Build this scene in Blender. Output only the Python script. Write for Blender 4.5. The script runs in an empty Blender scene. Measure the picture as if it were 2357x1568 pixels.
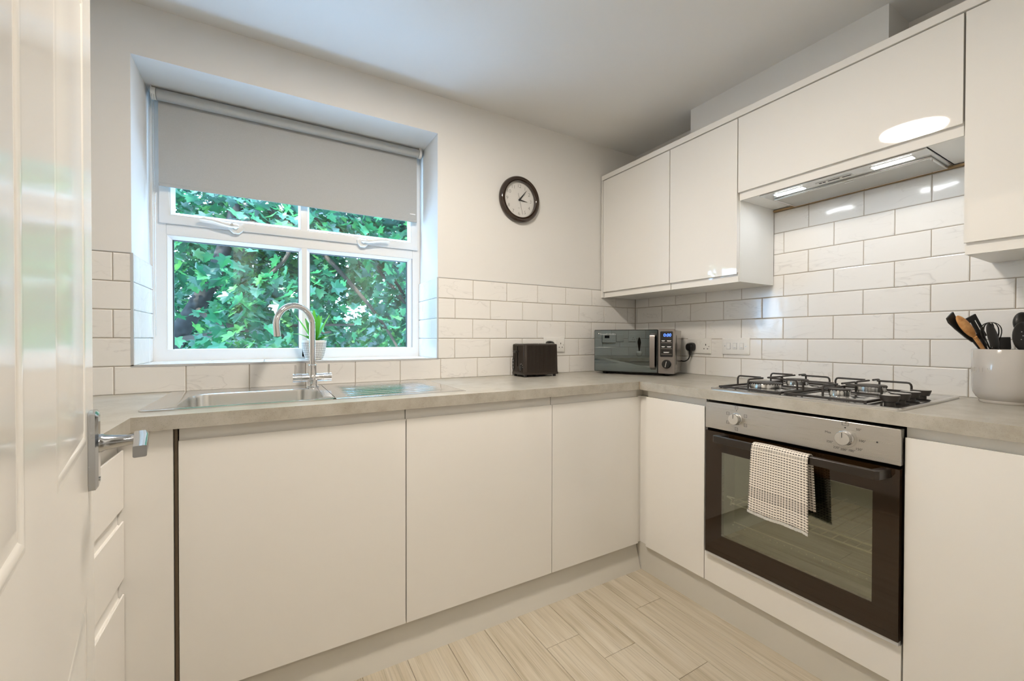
import bpy, bmesh, math, random
from mathutils import Matrix, Vector
import numpy as np

random.seed(7)
rng = np.random.default_rng(11)
scene = bpy.context.scene
C = scene.collection
PI = math.pi

# ---------------------------------------------------------------- camera
CAMH = 1.1145
yaw, pitch, roll = 0.528140898, -0.00913974, 0.00183687
F0 = Vector((math.sin(yaw), math.cos(yaw), 0)); R0 = Vector((math.cos(yaw), -math.sin(yaw), 0)); U0 = Vector((0, 0, 1))
Fv = F0 * math.cos(pitch) + U0 * math.sin(pitch); Uv = U0 * math.cos(pitch) - F0 * math.sin(pitch)
R2 = R0 * math.cos(roll) + Uv * math.sin(roll); U2 = Uv * math.cos(roll) - R0 * math.sin(roll)
cam = bpy.data.cameras.new('camera'); cam.sensor_width = 36.0; cam.sensor_fit = 'HORIZONTAL'
cam.lens = 962.342 / 2357 * 36; cam.shift_y = 3.566 / 2357; cam.clip_start = 0.02; cam.clip_end = 200
camo = bpy.data.objects.new('camera', cam); C.objects.link(camo)
camo.matrix_world = Matrix(((R2.x, U2.x, -Fv.x, 0), (R2.y, U2.y, -Fv.y, 0), (R2.z, U2.z, -Fv.z, CAMH), (0, 0, 0, 1)))
scene.camera = camo

# ---------------------------------------------------------------- world, sun, exposure
SKY = 23.0
LAMP = 148.0
HALL_FILL = 42.0
w = bpy.data.worlds.new('world'); scene.world = w; w.use_nodes = True
bg = w.node_tree.nodes['Background']; bg.inputs[0].default_value = (0.42, 0.64, 1.0, 1); bg.inputs[1].default_value = SKY
sun = bpy.data.lights.new('sun', 'SUN'); sun.energy = 26.0; sun.angle = 0.03; sun.color = (1, .95, .85)
suno = bpy.data.objects.new('sun', sun); C.objects.link(suno)
suno.rotation_euler = Vector((0.45, 0.35, -0.82)).to_track_quat('-Z', 'Y').to_euler()
vs = scene.view_settings
scene.display_settings.display_device = 'sRGB'
vs.view_transform = 'Standard'; vs.look = 'None'; vs.gamma = 1.0; vs.use_curve_mapping = False
vs.exposure = 0.0
cy = scene.cycles
cy.use_denoising = True
cy.max_bounces = 10; cy.diffuse_bounces = 6; cy.glossy_bounces = 5; cy.transparent_max_bounces = 12; cy.transmission_bounces = 6
cy.sample_clamp_indirect = 6.0
cy.caustics_reflective = False; cy.caustics_refractive = False

# ---------------------------------------------------------------- materials
def s2l(c):
    return tuple((x / 12.92 if x <= .04045 else ((x + .055) / 1.055) ** 2.4) for x in c)
def rgb(r, g, b): return s2l((r / 255, g / 255, b / 255)) + (1,)
MAT = {}
def mk(name, col, rough=.5, metal=0., spec=.5, coat=0., emit=None, es=0., ior=None):
    m = bpy.data.materials.new(name); m.use_nodes = True
    p = m.node_tree.nodes['Principled BSDF']
    p.inputs['Base Color'].default_value = tuple(col[:3]) + (1,)
    p.inputs['Roughness'].default_value = rough; p.inputs['Metallic'].default_value = metal
    p.inputs['Specular IOR Level'].default_value = spec
    if coat: p.inputs['Coat Weight'].default_value = coat; p.inputs['Coat Roughness'].default_value = .03
    if emit: p.inputs['Emission Color'].default_value = tuple(emit[:3]) + (1,); p.inputs['Emission Strength'].default_value = es
    MAT[name] = m
    return m
def nodes(m): return m.node_tree.nodes, m.node_tree.links, m.node_tree.nodes['Principled BSDF']
def N(nt, t, **kw):
    n = nt.new(t)
    for k, v in kw.items(): setattr(n, k, v)
    return n
def ramp(nt, stops):
    r = nt.new('ShaderNodeValToRGB'); e = r.color_ramp.elements
    while len(e) < len(stops): e.new(.5)
    for i, (p, c) in enumerate(stops): e[i].position = p; e[i].color = tuple(c[:3]) + (1,)
    return r

mk('plaster', (.74, .73, .71), .9, spec=.2)
mk('ceiling_paint', (.74, .735, .725), .95, spec=.1)
mk('gloss_white', (.80, .785, .755), .025, spec=.5)
mk('gloss_side', (.83, .83, .81), .35, spec=.4)
mk('matt_white', (.72, .70, .66), .5)
mk('plinth_white', (.62, .60, .55), .35)
mk('door_paint', (.78, .76, .72), .16, spec=.5)
mk('upvc', (.82, .83, .84), .28)
mk('white_plastic', (.78, .77, .74), .3)
mk('grout', (.44, .39, .325), .95, spec=.1)
mk('tile_trim', (.55, .56, .57), .35, .2)
mk('gap_shade_brown', (.16, .12, .08), .7)
mk('gasket', (.03, .035, .04), .6)
mk('chrome', (.86, .86, .87), .06, 1.)
mk('polished_steel', (.74, .74, .735), .14, 1.)
mk('steel_light', (.70, .70, .68), .25, 1.)
mk('black_iron', (.022, .017, .014), .45)
mk('black_plastic', (.012, .011, .011), .35)
mk('black_gloss', (.006, .006, .006), .08)
mk('dark_void', (.004, .004, .004), .9, spec=0)
mk('toaster_black', (.024, .016, .011), .32)
mk('oven_brown_glass', (.020, .010, .004), .04, spec=.55)
mk('oven_cavity', (.22, .23, .20), .4)
mk('rack_steel', (.90, .86, .74), .3, .3)
mk('handle_black', (.022, .016, .012), .28)
mk('jar_glaze', (.52, .49, .455), .14, coat=.3)
mk('pot_inner', (.03, .02, .015), .9)
mk('raw_timber', (.40, .28, .15), .8)
mk('print_black', (.03, .03, .03), .7)
mk('print_white', (.85, .85, .85), .6)
mk('clock_face', (.80, .79, .77), .6)
mk('clock_rim', (.028, .014, .007), .14, coat=.5)
mk('mw_steel', (.24, .215, .20), .30, .75)
mk('mw_side', (.36, .33, .30), .22, .8)
mk('panel_black', (.010, .009, .009), .12)
mk('blue_led', (.1, .2, 1), .5, emit=(.05, .14, 1.0), es=4.5)
mk('filter_mesh', (.50, .49, .46), .45, .5)
mk('utensil_black', (.012, .011, .010), .38)
mk('brown_branch', (.035, .025, .018), .9)
mk('hob_led', (1, 1, 1), .5, emit=(.93, .97, 1.0), es=55)
mk('hall_fill_diffuser', (1, 1, 1), .5, emit=(1.0, .90, .78), es=HALL_FILL)
mk('lamp_diffuser', (1, 1, 1), .5, emit=(1.0, .895, .77), es=LAMP)
mk('door_metal', (.55, .57, .60), .12, 1.)

# brushed steel
m = mk('brushed_steel', (.58, .56, .53), .30, 1.); nt, lk, p = nodes(m)
tc = N(nt, 'ShaderNodeTexCoord'); mp = N(nt, 'ShaderNodeMapping'); mp.inputs['Scale'].default_value = (40, 3, 500)
nz = N(nt, 'ShaderNodeTexNoise'); nz.inputs['Scale'].default_value = 2; nz.inputs['Detail'].default_value = 2
lk.new(tc.outputs['Object'], mp.inputs[0]); lk.new(mp.outputs[0], nz.inputs[0])
r = ramp(nt, [(.3, (.26,) * 3), (.7, (.40,) * 3)]); lk.new(nz.outputs[0], r.inputs[0]); lk.new(r.outputs[0], p.inputs['Roughness'])

# wall tile: white gloss with fine grey veins, each tile shifted by its own random number
m = mk('tile', (.80, .785, .76), .13, spec=.5); nt, lk, p = nodes(m)
tc = N(nt, 'ShaderNodeTexCoord'); oi = N(nt, 'ShaderNodeObjectInfo')
mu = N(nt, 'ShaderNodeVectorMath', operation='SCALE'); mu.inputs[0].default_value = (17.3, 31.7, 23.1); lk.new(oi.outputs['Random'], mu.inputs['Scale'])
ad = N(nt, 'ShaderNodeVectorMath', operation='ADD'); lk.new(tc.outputs['Object'], ad.inputs[0]); lk.new(mu.outputs[0], ad.inputs[1])
mp = N(nt, 'ShaderNodeMapping'); mp.inputs['Rotation'].default_value = (0, math.radians(28), 0); mp.inputs['Scale'].default_value = (5, 5, 16)
lk.new(ad.outputs[0], mp.inputs[0])
nz = N(nt, 'ShaderNodeTexNoise'); nz.inputs['Scale'].default_value = 1.0; nz.inputs['Detail'].default_value = 3; nz.inputs['Distortion'].default_value = .9
lk.new(mp.outputs[0], nz.inputs[0])
su = N(nt, 'ShaderNodeMath', operation='SUBTRACT'); su.inputs[1].default_value = .5; lk.new(nz.outputs[0], su.inputs[0])
ab = N(nt, 'ShaderNodeMath', operation='ABSOLUTE'); lk.new(su.outputs[0], ab.inputs[0])
r = ramp(nt, [(0, (.67, .655, .635)), (.006, (.76, .745, .72)), (.022, (.80, .785, .76))]); lk.new(ab.outputs[0], r.inputs[0])
nz2 = N(nt, 'ShaderNodeTexNoise'); nz2.inputs['Scale'].default_value = 6; lk.new(ad.outputs[0], nz2.inputs[0])
r2 = ramp(nt, [(.42, (0,) * 3), (.6, (1,) * 3)]); lk.new(nz2.outputs[0], r2.inputs[0])
mx = N(nt, 'ShaderNodeMix', data_type='RGBA'); mx.inputs[6].default_value = (.80, .785, .76, 1)
lk.new(r2.outputs[0], mx.inputs[0]); lk.new(r.outputs[0], mx.inputs[7]); lk.new(mx.outputs[2], p.inputs['Base Color'])
nz3 = N(nt, 'ShaderNodeTexNoise'); nz3.inputs['Scale'].default_value = 22; nz3.inputs['Detail'].default_value = 1; lk.new(ad.outputs[0], nz3.inputs[0])
bp = N(nt, 'ShaderNodeBump'); bp.inputs['Strength'].default_value = .35; bp.inputs['Distance'].default_value = .002; lk.new(nz3.outputs[0], bp.inputs['Height']); lk.new(bp.outputs[0], p.inputs['Normal'])

# worktop laminate: beige concrete look
m = mk('laminate', (.5, .45, .38), .30, spec=.45); nt, lk, p = nodes(m)
tc = N(nt, 'ShaderNodeTexCoord')
nz = N(nt, 'ShaderNodeTexNoise'); nz.inputs['Scale'].default_value = 14; nz.inputs['Detail'].default_value = 8; nz.inputs['Roughness'].default_value = .65
lk.new(tc.outputs['Object'], nz.inputs[0])
r = ramp(nt, [(.3, rgb(156, 149, 136)), (.5, rgb(172, 167, 156)), (.72, rgb(184, 180, 171))]); lk.new(nz.outputs[0], r.inputs[0])
vo = N(nt, 'ShaderNodeTexNoise'); vo.inputs['Scale'].default_value = 420; vo.inputs['Detail'].default_value = 1; lk.new(tc.outputs['Object'], vo.inputs[0])
r2 = ramp(nt, [(.29, (.76,) * 3), (.36, (1,) * 3)]); lk.new(vo.outputs[0], r2.inputs[0])
mx = N(nt, 'ShaderNodeMix', data_type='RGBA', blend_type='MULTIPLY'); mx.inputs[0].default_value = 1
lk.new(r.outputs[0], mx.inputs[6]); lk.new(r2.outputs[0], mx.inputs[7]); lk.new(mx.outputs[2], p.inputs['Base Color'])

# floor planks: pale limed oak, grain along y
m = mk('limed_oak', (.6, .53, .43), .38, spec=.4); nt, lk, p = nodes(m)
tc = N(nt, 'ShaderNodeTexCoord'); oi = N(nt, 'ShaderNodeObjectInfo')
mu = N(nt, 'ShaderNodeVectorMath', operation='SCALE'); mu.inputs[0].default_value = (3.1, 37, 5.3); lk.new(oi.outputs['Random'], mu.inputs['Scale'])
ad = N(nt, 'ShaderNodeVectorMath', operation='ADD'); lk.new(tc.outputs['Object'], ad.inputs[0]); lk.new(mu.outputs[0], ad.inputs[1])
mp = N(nt, 'ShaderNodeMapping'); mp.inputs['Scale'].default_value = (30, 1.7, 30); lk.new(ad.outputs[0], mp.inputs[0])
nz = N(nt, 'ShaderNodeTexNoise'); nz.inputs['Scale'].default_value = 1; nz.inputs['Detail'].default_value = 6; nz.inputs['Roughness'].default_value = .62; nz.inputs['Distortion'].default_value = .6
lk.new(mp.outputs[0], nz.inputs[0])
r = ramp(nt, [(.25, rgb(160, 146, 124)), (.42, rgb(184, 173, 153)), (.55, rgb(194, 184, 166)), (.75, rgb(203, 195, 179))]); lk.new(nz.outputs[0], r.inputs[0])
mp2 = N(nt, 'ShaderNodeMapping'); mp2.inputs['Scale'].default_value = (260, 5, 260); lk.new(ad.outputs[0], mp2.inputs[0])
nz2 = N(nt, 'ShaderNodeTexNoise'); nz2.inputs['Scale'].default_value = 1; nz2.inputs['Detail'].default_value = 2; lk.new(mp2.outputs[0], nz2.inputs[0])
r2 = ramp(nt, [(.3, (.80,) * 3), (.5, (1,) * 3)]); lk.new(nz2.outputs[0], r2.inputs[0])
mx = N(nt, 'ShaderNodeMix', data_type='RGBA', blend_type='MULTIPLY'); mx.inputs[0].default_value = 1
lk.new(r.outputs[0], mx.inputs[6]); lk.new(r2.outputs[0], mx.inputs[7]); lk.new(mx.outputs[2], p.inputs['Base Color'])
bp = N(nt, 'ShaderNodeBump'); bp.inputs['Strength'].default_value = .08; lk.new(nz2.outputs[0], bp.inputs['Height']); lk.new(bp.outputs[0], p.inputs['Normal'])

# thin clear panes: a fresnel mix of mirror and clear
def pane_mat(name, refl, tint, gl=(1, 1, 1), rough=0.0):
    m = bpy.data.materials.new(name); m.use_nodes = True; nt = m.node_tree.nodes; lk = m.node_tree.links
    nt.remove(nt['Principled BSDF'])
    tr = N(nt, 'ShaderNodeBsdfTransparent'); tr.inputs[0].default_value = tuple(tint) + (1,)
    g = N(nt, 'ShaderNodeBsdfGlossy'); g.inputs['Roughness'].default_value = rough; g.inputs[0].default_value = tuple(gl) + (1,)
    lw0 = N(nt, 'ShaderNodeLayerWeight'); lw0.inputs[0].default_value = .5
    lw = N(nt, 'ShaderNodeMath', operation='POWER'); lw.inputs[1].default_value = 5.0; lk.new(lw0.outputs['Facing'], lw.inputs[0])
    a = N(nt, 'ShaderNodeMath', operation='MULTIPLY_ADD'); a.inputs[1].default_value = .9 - refl; a.inputs[2].default_value = refl + .05
    a.use_clamp = True
    lk.new(lw.outputs[0], a.inputs[0])
    mx = N(nt, 'ShaderNodeMixShader'); lk.new(a.outputs[0], mx.inputs[0]); lk.new(tr.outputs[0], mx.inputs[1]); lk.new(g.outputs[0], mx.inputs[2])
    lk.new(mx.outputs[0], nt['Material Output'].inputs[0]); MAT[name] = m
pane_mat('window_glass', .0, (.93, .97, .95))
pane_mat('clock_glass', .0, (.97, .97, .97))
pane_mat('oven_window', .21, (.80, .82, .76), (.72, .74, .68))
pane_mat('oven_inner_glass', .05, (.86, .90, .82), (.7, .72, .66))
pane_mat('mirror_glass', .24, (.10, .115, .115), (.60, .68, .68))

# blind fabric
m = mk('blind_fabric', (.40, .385, .365), .95, spec=.05); nt, lk, p = nodes(m)
nz = N(nt, 'ShaderNodeTexNoise'); nz.inputs['Scale'].default_value = 900; tc = N(nt, 'ShaderNodeTexCoord'); lk.new(tc.outputs['Object'], nz.inputs[0])
r = ramp(nt, [(.3, (.43, .435, .43)), (.7, (.49, .495, .49))]); lk.new(nz.outputs[0], r.inputs[0]); lk.new(r.outputs[0], p.inputs['Base Color'])

# wooden spoon
m = mk('spoon_wood', (.6, .35, .15), .5); nt, lk, p = nodes(m)
tc = N(nt, 'ShaderNodeTexCoord'); nz = N(nt, 'ShaderNodeTexNoise'); nz.inputs['Scale'].default_value = 60; lk.new(tc.outputs['Object'], nz.inputs[0])
r = ramp(nt, [(.3, rgb(190, 128, 72)), (.7, rgb(226, 172, 112))]); lk.new(nz.outputs[0], r.inputs[0]); lk.new(r.outputs[0], p.inputs['Base Color'])

# towel check (UV in metres)
m = mk('towel_check', (.8, .75, .68), .95, spec=.05); nt, lk, p = nodes(m)
uv = N(nt, 'ShaderNodeUVMap'); sp = N(nt, 'ShaderNodeSeparateXYZ'); lk.new(uv.outputs[0], sp.inputs[0])
def frac(src, k):
    a = N(nt, 'ShaderNodeMath', operation='MULTIPLY'); a.inputs[1].default_value = k; lk.new(src, a.inputs[0])
    f = N(nt, 'ShaderNodeMath', operation='FRACT'); lk.new(a.outputs[0], f.inputs[0]); return f.outputs[0]
def less(src, v):
    a = N(nt, 'ShaderNodeMath', operation='LESS_THAN'); a.inputs[1].default_value = v; lk.new(src, a.inputs[0]); return a.outputs[0]
def op2(o, a, b):
    n = N(nt, 'ShaderNodeMath', operation=o); lk.new(a, n.inputs[0])
    if isinstance(b, float): n.inputs[1].default_value = b
    else: lk.new(b, n.inputs[1])
    return n.outputs[0]
fu = less(frac(sp.outputs[0], 1 / .0082), .60); fv = less(frac(sp.outputs[1], 1 / .0082), .36)
dense = op2('MULTIPLY', less(sp.outputs[1], .085), op2('GREATER_THAN', sp.outputs[1], .052))
fv2 = less(frac(sp.outputs[1], 1 / .0044), .42)
rows = op2('MAXIMUM', fv, op2('MULTIPLY', fv2, dense))
dash = op2('MULTIPLY', fu, rows); faint = op2('MULTIPLY', op2('MAXIMUM', less(frac(sp.outputs[0], 1 / .0098), .16), rows), .25)
tot = op2('MAXIMUM', dash, faint)
mx = N(nt, 'ShaderNodeMix', data_type='RGBA'); mx.inputs[6].default_value = (.83, .77, .69, 1); mx.inputs[7].default_value = (.085, .075, .07, 1)
lk.new(tot, mx.inputs[0]); lk.new(mx.outputs[2], p.inputs['Base Color'])
bp = N(nt, 'ShaderNodeBump'); bp.inputs['Strength'].default_value = .5; bp.inputs['Distance'].default_value = .002; lk.new(tot, bp.inputs['Height']); lk.new(bp.outputs[0], p.inputs['Normal'])

# plant pot print: rows of black strokes on white (object coords, axis z)
m = mk('pot_print', (.8, .79, .76), .4); nt, lk, p = nodes(m)
tc = N(nt, 'ShaderNodeTexCoord'); sp = N(nt, 'ShaderNodeSeparateXYZ'); lk.new(tc.outputs['Object'], sp.inputs[0])
at = N(nt, 'ShaderNodeMath', operation='ARCTAN2'); lk.new(sp.outputs[1], at.inputs[0]); lk.new(sp.outputs[0], at.inputs[1])
hl = less(frac(sp.outputs[2], 1 / .0083), .16)
vl = less(frac(at.outputs[0], 64 / (2 * PI)), .24)
band = op2('MULTIPLY', less(sp.outputs[2], .080), op2('GREATER_THAN', sp.outputs[2], .006))
tot = op2('MULTIPLY', op2('MAXIMUM', hl, vl), band)
mx = N(nt, 'ShaderNodeMix', data_type='RGBA'); mx.inputs[6].default_value = (.80, .79, .76, 1); mx.inputs[7].default_value = (.03, .03, .03, 1)
lk.new(tot, mx.inputs[0]); lk.new(mx.outputs[2], p.inputs['Base Color'])

def leaf_mat(name, stops, trans, rough, island=True, tcol=None):
    m = mk(name, (.1, .3, .1), rough, spec=.5); nt, lk, p = nodes(m)
    if island: g = N(nt, 'ShaderNodeNewGeometry'); src = g.outputs['Random Per Island']
    else: g = N(nt, 'ShaderNodeObjectInfo'); src = g.outputs['Random']
    r = ramp(nt, stops); lk.new(src, r.inputs[0]); lk.new(r.outputs[0], p.inputs['Base Color'])
    t = N(nt, 'ShaderNodeBsdfTranslucent')
    if tcol: 
        mxc = N(nt, 'ShaderNodeMix', data_type='RGBA', blend_type='MULTIPLY'); mxc.inputs[0].default_value = 1; mxc.inputs[7].default_value = tuple(tcol) + (1,)
        lk.new(r.outputs[0], mxc.inputs[6]); lk.new(mxc.outputs[2], t.inputs[0])
    else: lk.new(r.outputs[0], t.inputs[0])
    mx = N(nt, 'ShaderNodeMixShader'); mx.inputs[0].default_value = trans
    lk.new(p.outputs[0], mx.inputs[1]); lk.new(t.outputs[0], mx.inputs[2]); lk.new(mx.outputs[0], nt['Material Output'].inputs[0])
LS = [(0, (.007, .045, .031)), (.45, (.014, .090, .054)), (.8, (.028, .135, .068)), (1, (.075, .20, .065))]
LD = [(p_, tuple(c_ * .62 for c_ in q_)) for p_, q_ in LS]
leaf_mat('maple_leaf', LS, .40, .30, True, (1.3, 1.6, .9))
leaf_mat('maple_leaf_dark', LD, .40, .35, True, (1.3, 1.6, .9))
leaf_mat('maple_leaf_single', LS, .40, .30, False, (1.3, 1.6, .9))
leaf_mat('house_plant_leaf', [(0, (.06, .28, .03)), (1, (.14, .42, .05))], .3, .35, False, (1.2, 1.3, .6))
m = mk('bark', (.05, .05, .05), .95); nt, lk, p = nodes(m)
tc = N(nt, 'ShaderNodeTexCoord'); nz = N(nt, 'ShaderNodeTexNoise'); nz.inputs['Scale'].default_value = 30; nz.inputs['Detail'].default_value = 6; lk.new(tc.outputs['Object'], nz.inputs[0])
r = ramp(nt, [(.3, (.006, .006, .006)), (.7, (.035, .034, .034))]); lk.new(nz.outputs[0], r.inputs[0]); lk.new(r.outputs[0], p.inputs['Base Color'])

# ---------------------------------------------------------------- mesh helpers
WM = {}
class MB:
    def __init__(s): s.v = []; s.f = []; s.uv = None
    def add(s, vs, fs):
        o = len(s.v); s.v += [tuple(v) for v in vs]; s.f += [tuple(i + o for i in f) for f in fs]; return s
    def box(s, x0, x1, y0, y1, z0, z1):
        return s.add([(x0, y0, z0), (x1, y0, z0), (x1, y1, z0), (x0, y1, z0), (x0, y0, z1), (x1, y0, z1), (x1, y1, z1), (x0, y1, z1)],
                     [(0, 3, 2, 1), (4, 5, 6, 7), (0, 1, 5, 4), (1, 2, 6, 5), (2, 3, 7, 6), (3, 0, 4, 7)])
    def prism(s, poly, a0, a1, mp):
        n = len(poly)
        return s.add([mp(a0, *q) for q in poly] + [mp(a1, *q) for q in poly],
                     [tuple(range(n))[::-1], tuple(range(n, 2 * n))] + [(i, (i + 1) % n, n + (i + 1) % n, n + i) for i in range(n)])
    def tube(s, pts, r, seg=10, caps=True, flat=None):
        pts = [Vector(p) for p in pts]; n = len(pts); rs = r if isinstance(r, (list, tuple)) else [r] * n
        vs = []; up = None
        for i, p in enumerate(pts):
            d = (pts[min(i + 1, n - 1)] - pts[max(i - 1, 0)]).normalized()
            if up is None:
                up = Vector((0, 0, 1)) if abs(d.z) < .9 else Vector((1, 0, 0))
            a = d.cross(up).normalized(); b = a.cross(d).normalized(); up = b
            for k in range(seg):
                t = 2 * PI * k / seg
                vs.append(p + a * math.cos(t) * rs[i] + b * math.sin(t) * rs[i] * (flat or 1))
        fs = []
        for i in range(n - 1):
            for k in range(seg):
                k2 = (k + 1) % seg; fs.append((i * seg + k, i * seg + k2, (i + 1) * seg + k2, (i + 1) * seg + k))
        if caps: fs += [tuple(range(seg))[::-1], tuple((n - 1) * seg + k for k in range(seg))]
        return s.add(vs, fs)
    def cyl(s, p0, p1, r0, r1=None, seg=20): return s.tube([p0, p1], [r0, r0 if r1 is None else r1], seg)
    def lathe(s, prof, c=(0, 0, 0), seg=32, M=None, close=False):
        vs = []; n = len(prof)
        for rr, z in prof:
            for k in range(seg):
                t = 2 * PI * k / seg; v = Vector((rr * math.cos(t), rr * math.sin(t), z))
                if M: v = M @ v
                vs.append(v + Vector(c))
        fs = []
        rng_ = range(n) if close else range(n - 1)
        for i in rng_:
            j = (i + 1) % n
            for k in range(seg):
                k2 = (k + 1) % seg; fs.append((i * seg + k, i * seg + k2, j * seg + k2, j * seg + k))
        if not close:
            if prof[0][0] > 1e-5: fs.append(tuple(range(seg))[::-1])
            if prof[-1][0] > 1e-5: fs.append(tuple((n - 1) * seg + k for k in range(seg)))
        return s.add(vs, fs)
    def loft(s, loops, cap0=False, cap1=False):
        n = len(loops[0]); vs = [p for L in loops for p in L]; fs = []
        for i in range(len(loops) - 1):
            for k in range(n):
                k2 = (k + 1) % n; fs.append((i * n + k, i * n + k2, (i + 1) * n + k2, (i + 1) * n + k))
        if cap0: fs.append(tuple(range(n))[::-1])
        if cap1: fs.append(tuple((len(loops) - 1) * n + k for k in range(n)))
        return s.add(vs, fs)
    def ring(s, x0, x1, z0, z1, prof):          # picture-frame sweep in the xz plane; prof = closed list of (inset, y)
        loops = [[(x0 + i, y, z0 + i), (x1 - i, y, z0 + i), (x1 - i, y, z1 - i), (x0 + i, y, z1 - i)] for i, y in prof]
        return s.loft(loops + [loops[0]])
    def sphere(s, c, r, seg=12, rings=8, sc=(1, 1, 1)):
        prof = [(max(1e-6, r * math.sin(PI * i / rings)), -r * math.cos(PI * i / rings)) for i in range(rings + 1)]
        o = len(s.v); s.lathe(prof, (0, 0, 0), seg)
        for i in range(o, len(s.v)):
            v = s.v[i]; s.v[i] = (v[0] * sc[0] + c[0], v[1] * sc[1] + c[1], v[2] * sc[2] + c[2])
        return s
    def xf(s, M, start=0):
        for i in range(start, len(s.v)): s.v[i] = tuple(M @ Vector(s.v[i]))
        return s
    def text(s, txt, size, M, extrude=.0002, align='CENTER', thin=0.):
        cu = bpy.data.curves.new('t', 'FONT'); cu.body = txt; cu.size = size; cu.align_x = align; cu.align_y = 'CENTER'; cu.extrude = extrude; cu.offset = thin
        cu.resolution_u = 3
        o = bpy.data.objects.new('t', cu); C.objects.link(o); dg = bpy.context.evaluated_depsgraph_get(); dg.update()
        me = bpy.data.meshes.new_from_object(o.evaluated_get(dg))
        s.add([M @ v.co for v in me.vertices], [tuple(p.vertices) for p in me.polygons])
        bpy.data.objects.remove(o); bpy.data.curves.remove(cu); bpy.data.meshes.remove(me)
        return s
    def build(s, name, mat, parent=None, local=False, smooth=False, bevel=0., seg=2, label=None, kind=None, angle=35):
        me = bpy.data.meshes.new(name); vs = s.v
        if parent is not None and not local:
            Mi = WM[parent.name].inverted(); vs = [tuple(Mi @ Vector(v)) for v in vs]
        me.from_pydata(vs, [], s.f)
        b = bmesh.new(); b.from_mesh(me); bmesh.ops.recalc_face_normals(b, faces=b.faces); b.to_mesh(me); b.free()
        o = bpy.data.objects.new(name, me); C.objects.link(o)
        me.materials.append(MAT[mat] if isinstance(mat, str) else mat)
        if bevel:
            md = o.modifiers.new('bevel', 'BEVEL'); md.width = bevel; md.segments = seg; md.limit_method = 'ANGLE'; md.angle_limit = math.radians(40)
            smooth = True
        if smooth:
            for p in me.polygons: p.use_smooth = True
            try: me.set_sharp_from_angle(angle=math.radians(angle))
            except Exception: pass
        if parent is not None: o.parent = parent; WM[o.name] = WM[parent.name]
        else: WM[o.name] = Matrix.Identity(4)
        if label: o['label'] = label
        if kind: o['kind'] = kind
        return o
def thing(name, label, cat, loc=(0, 0, 0), rotz=0., group=None):
    o = bpy.data.objects.new(name, None); C.objects.link(o); o.empty_display_size = .05
    o.location = loc; o.rotation_euler = (0, 0, rotz); o['label'] = label; o['category'] = cat
    if group: o['group'] = group
    WM[o.name] = Matrix.Translation(Vector(loc)) @ Matrix.Rotation(rotz, 4, 'Z')
    return o
def tag(o, label, cat, group=None):
    o['label'] = label; o['category'] = cat
    if group: o['group'] = group
    return o
def struct(o, label=None):
    o['kind'] = 'structure'
    if label: o['label'] = label
    return o
def dup(root, loc, rotz, label):
    r = root.copy(); C.objects.link(r); r.location = loc; r.rotation_euler = (0, 0, rotz); r['label'] = label
    WM[r.name] = Matrix.Translation(Vector(loc)) @ Matrix.Rotation(rotz, 4, 'Z')
    for ch in list(root.children):
        c = ch.copy(); C.objects.link(c); c.parent = r
        for g in ch.children:
            d = g.copy(); C.objects.link(d); d.parent = c
    return r
def rr(x0, x1, y0, y1, r, n=6, z=None):
    pts = []
    for cx, cy_, a in ((x1 - r, y0 + r, -90), (x1 - r, y1 - r, 0), (x0 + r, y1 - r, 90), (x0 + r, y0 + r, 180)):
        for i in range(n + 1):
            t = math.radians(a + 90 * i / n); p = (cx + r * math.cos(t), cy_ + r * math.sin(t)); pts.append(p if z is None else p + (z,))
    return pts
# text frames: on a wall facing -y, on a wall facing -x
def TB(x, y, z): return Matrix.Translation((x, y, z)) @ Matrix.Rotation(PI / 2, 4, 'X')
def TR(x, y, z): return Matrix.Translation((x, y, z)) @ Matrix(((0, 0, -1, 0), (-1, 0, 0, 0), (0, 1, 0, 0), (0, 0, 0, 1)))

# ---------------------------------------------------------------- room shell
YT, XT = 2.0015, 2.123            # tile faces
YW, XW = 2.0085, 2.130            # plaster behind
XL, YF = -0.905, 0.09             # left wall, front wall
ZC = 2.33
RX0, RX1, RZ0, RZ1 = -.427, .738, 1.0107, 2.142   # window recess
YO = 2.37

fl = struct(MB().box(XL - .2, XW + .2, -1.7, YO, -.08, -.012).build('floor', 'limed_oak'), 'pale limed oak plank floor')
struct(MB().box(XL - .2, XW + .2, -1.7, YO, ZC, ZC + .12).build('ceiling', 'ceiling_paint'), 'smooth white painted ceiling')
wb = MB().box(XL - .2, RX0, YW, YO, -.012, ZC).box(RX1, XW + .2, YW, YO, -.012, ZC).box(RX0, RX1, YW, YO, RZ1, ZC).box(RX0, RX1, YW, YO, -.012, RZ0 - .004)
wall_back = struct(wb.build('wall_back', 'plaster'), 'warm white window wall with half-height tiling')
wall_right = struct(MB().box(XW, XW + .2, -1.7, YW, -.012, ZC).build('wall_right', 'plaster'), 'warm white wall tiled behind the hob')
wall_left = struct(MB().box(XL - .2, XL, -1.7, YW, -.012, ZC).build('wall_left', 'plaster'), 'warm white wall behind the drawer run')
struct(MB().box(XL, -.10, YF - .12, YF, -.012, ZC).box(.70, XW, YF - .12, YF, -.012, ZC).box(-.10, .70, YF - .12, YF, 2.02, ZC).build('wall_front', 'plaster'), 'warm white wall around the doorway')
struct(MB().box(XL, XW, -1.75, -1.7, -.012, ZC).build('wall_hall', 'plaster'), 'far wall of the hall beyond the doorway')
struct(MB().box(1.945, XW, .63, 1.452, 2.10, ZC).build('trim_1', 'plaster'), 'white boxed-in duct above the wall cabinets')

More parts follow.
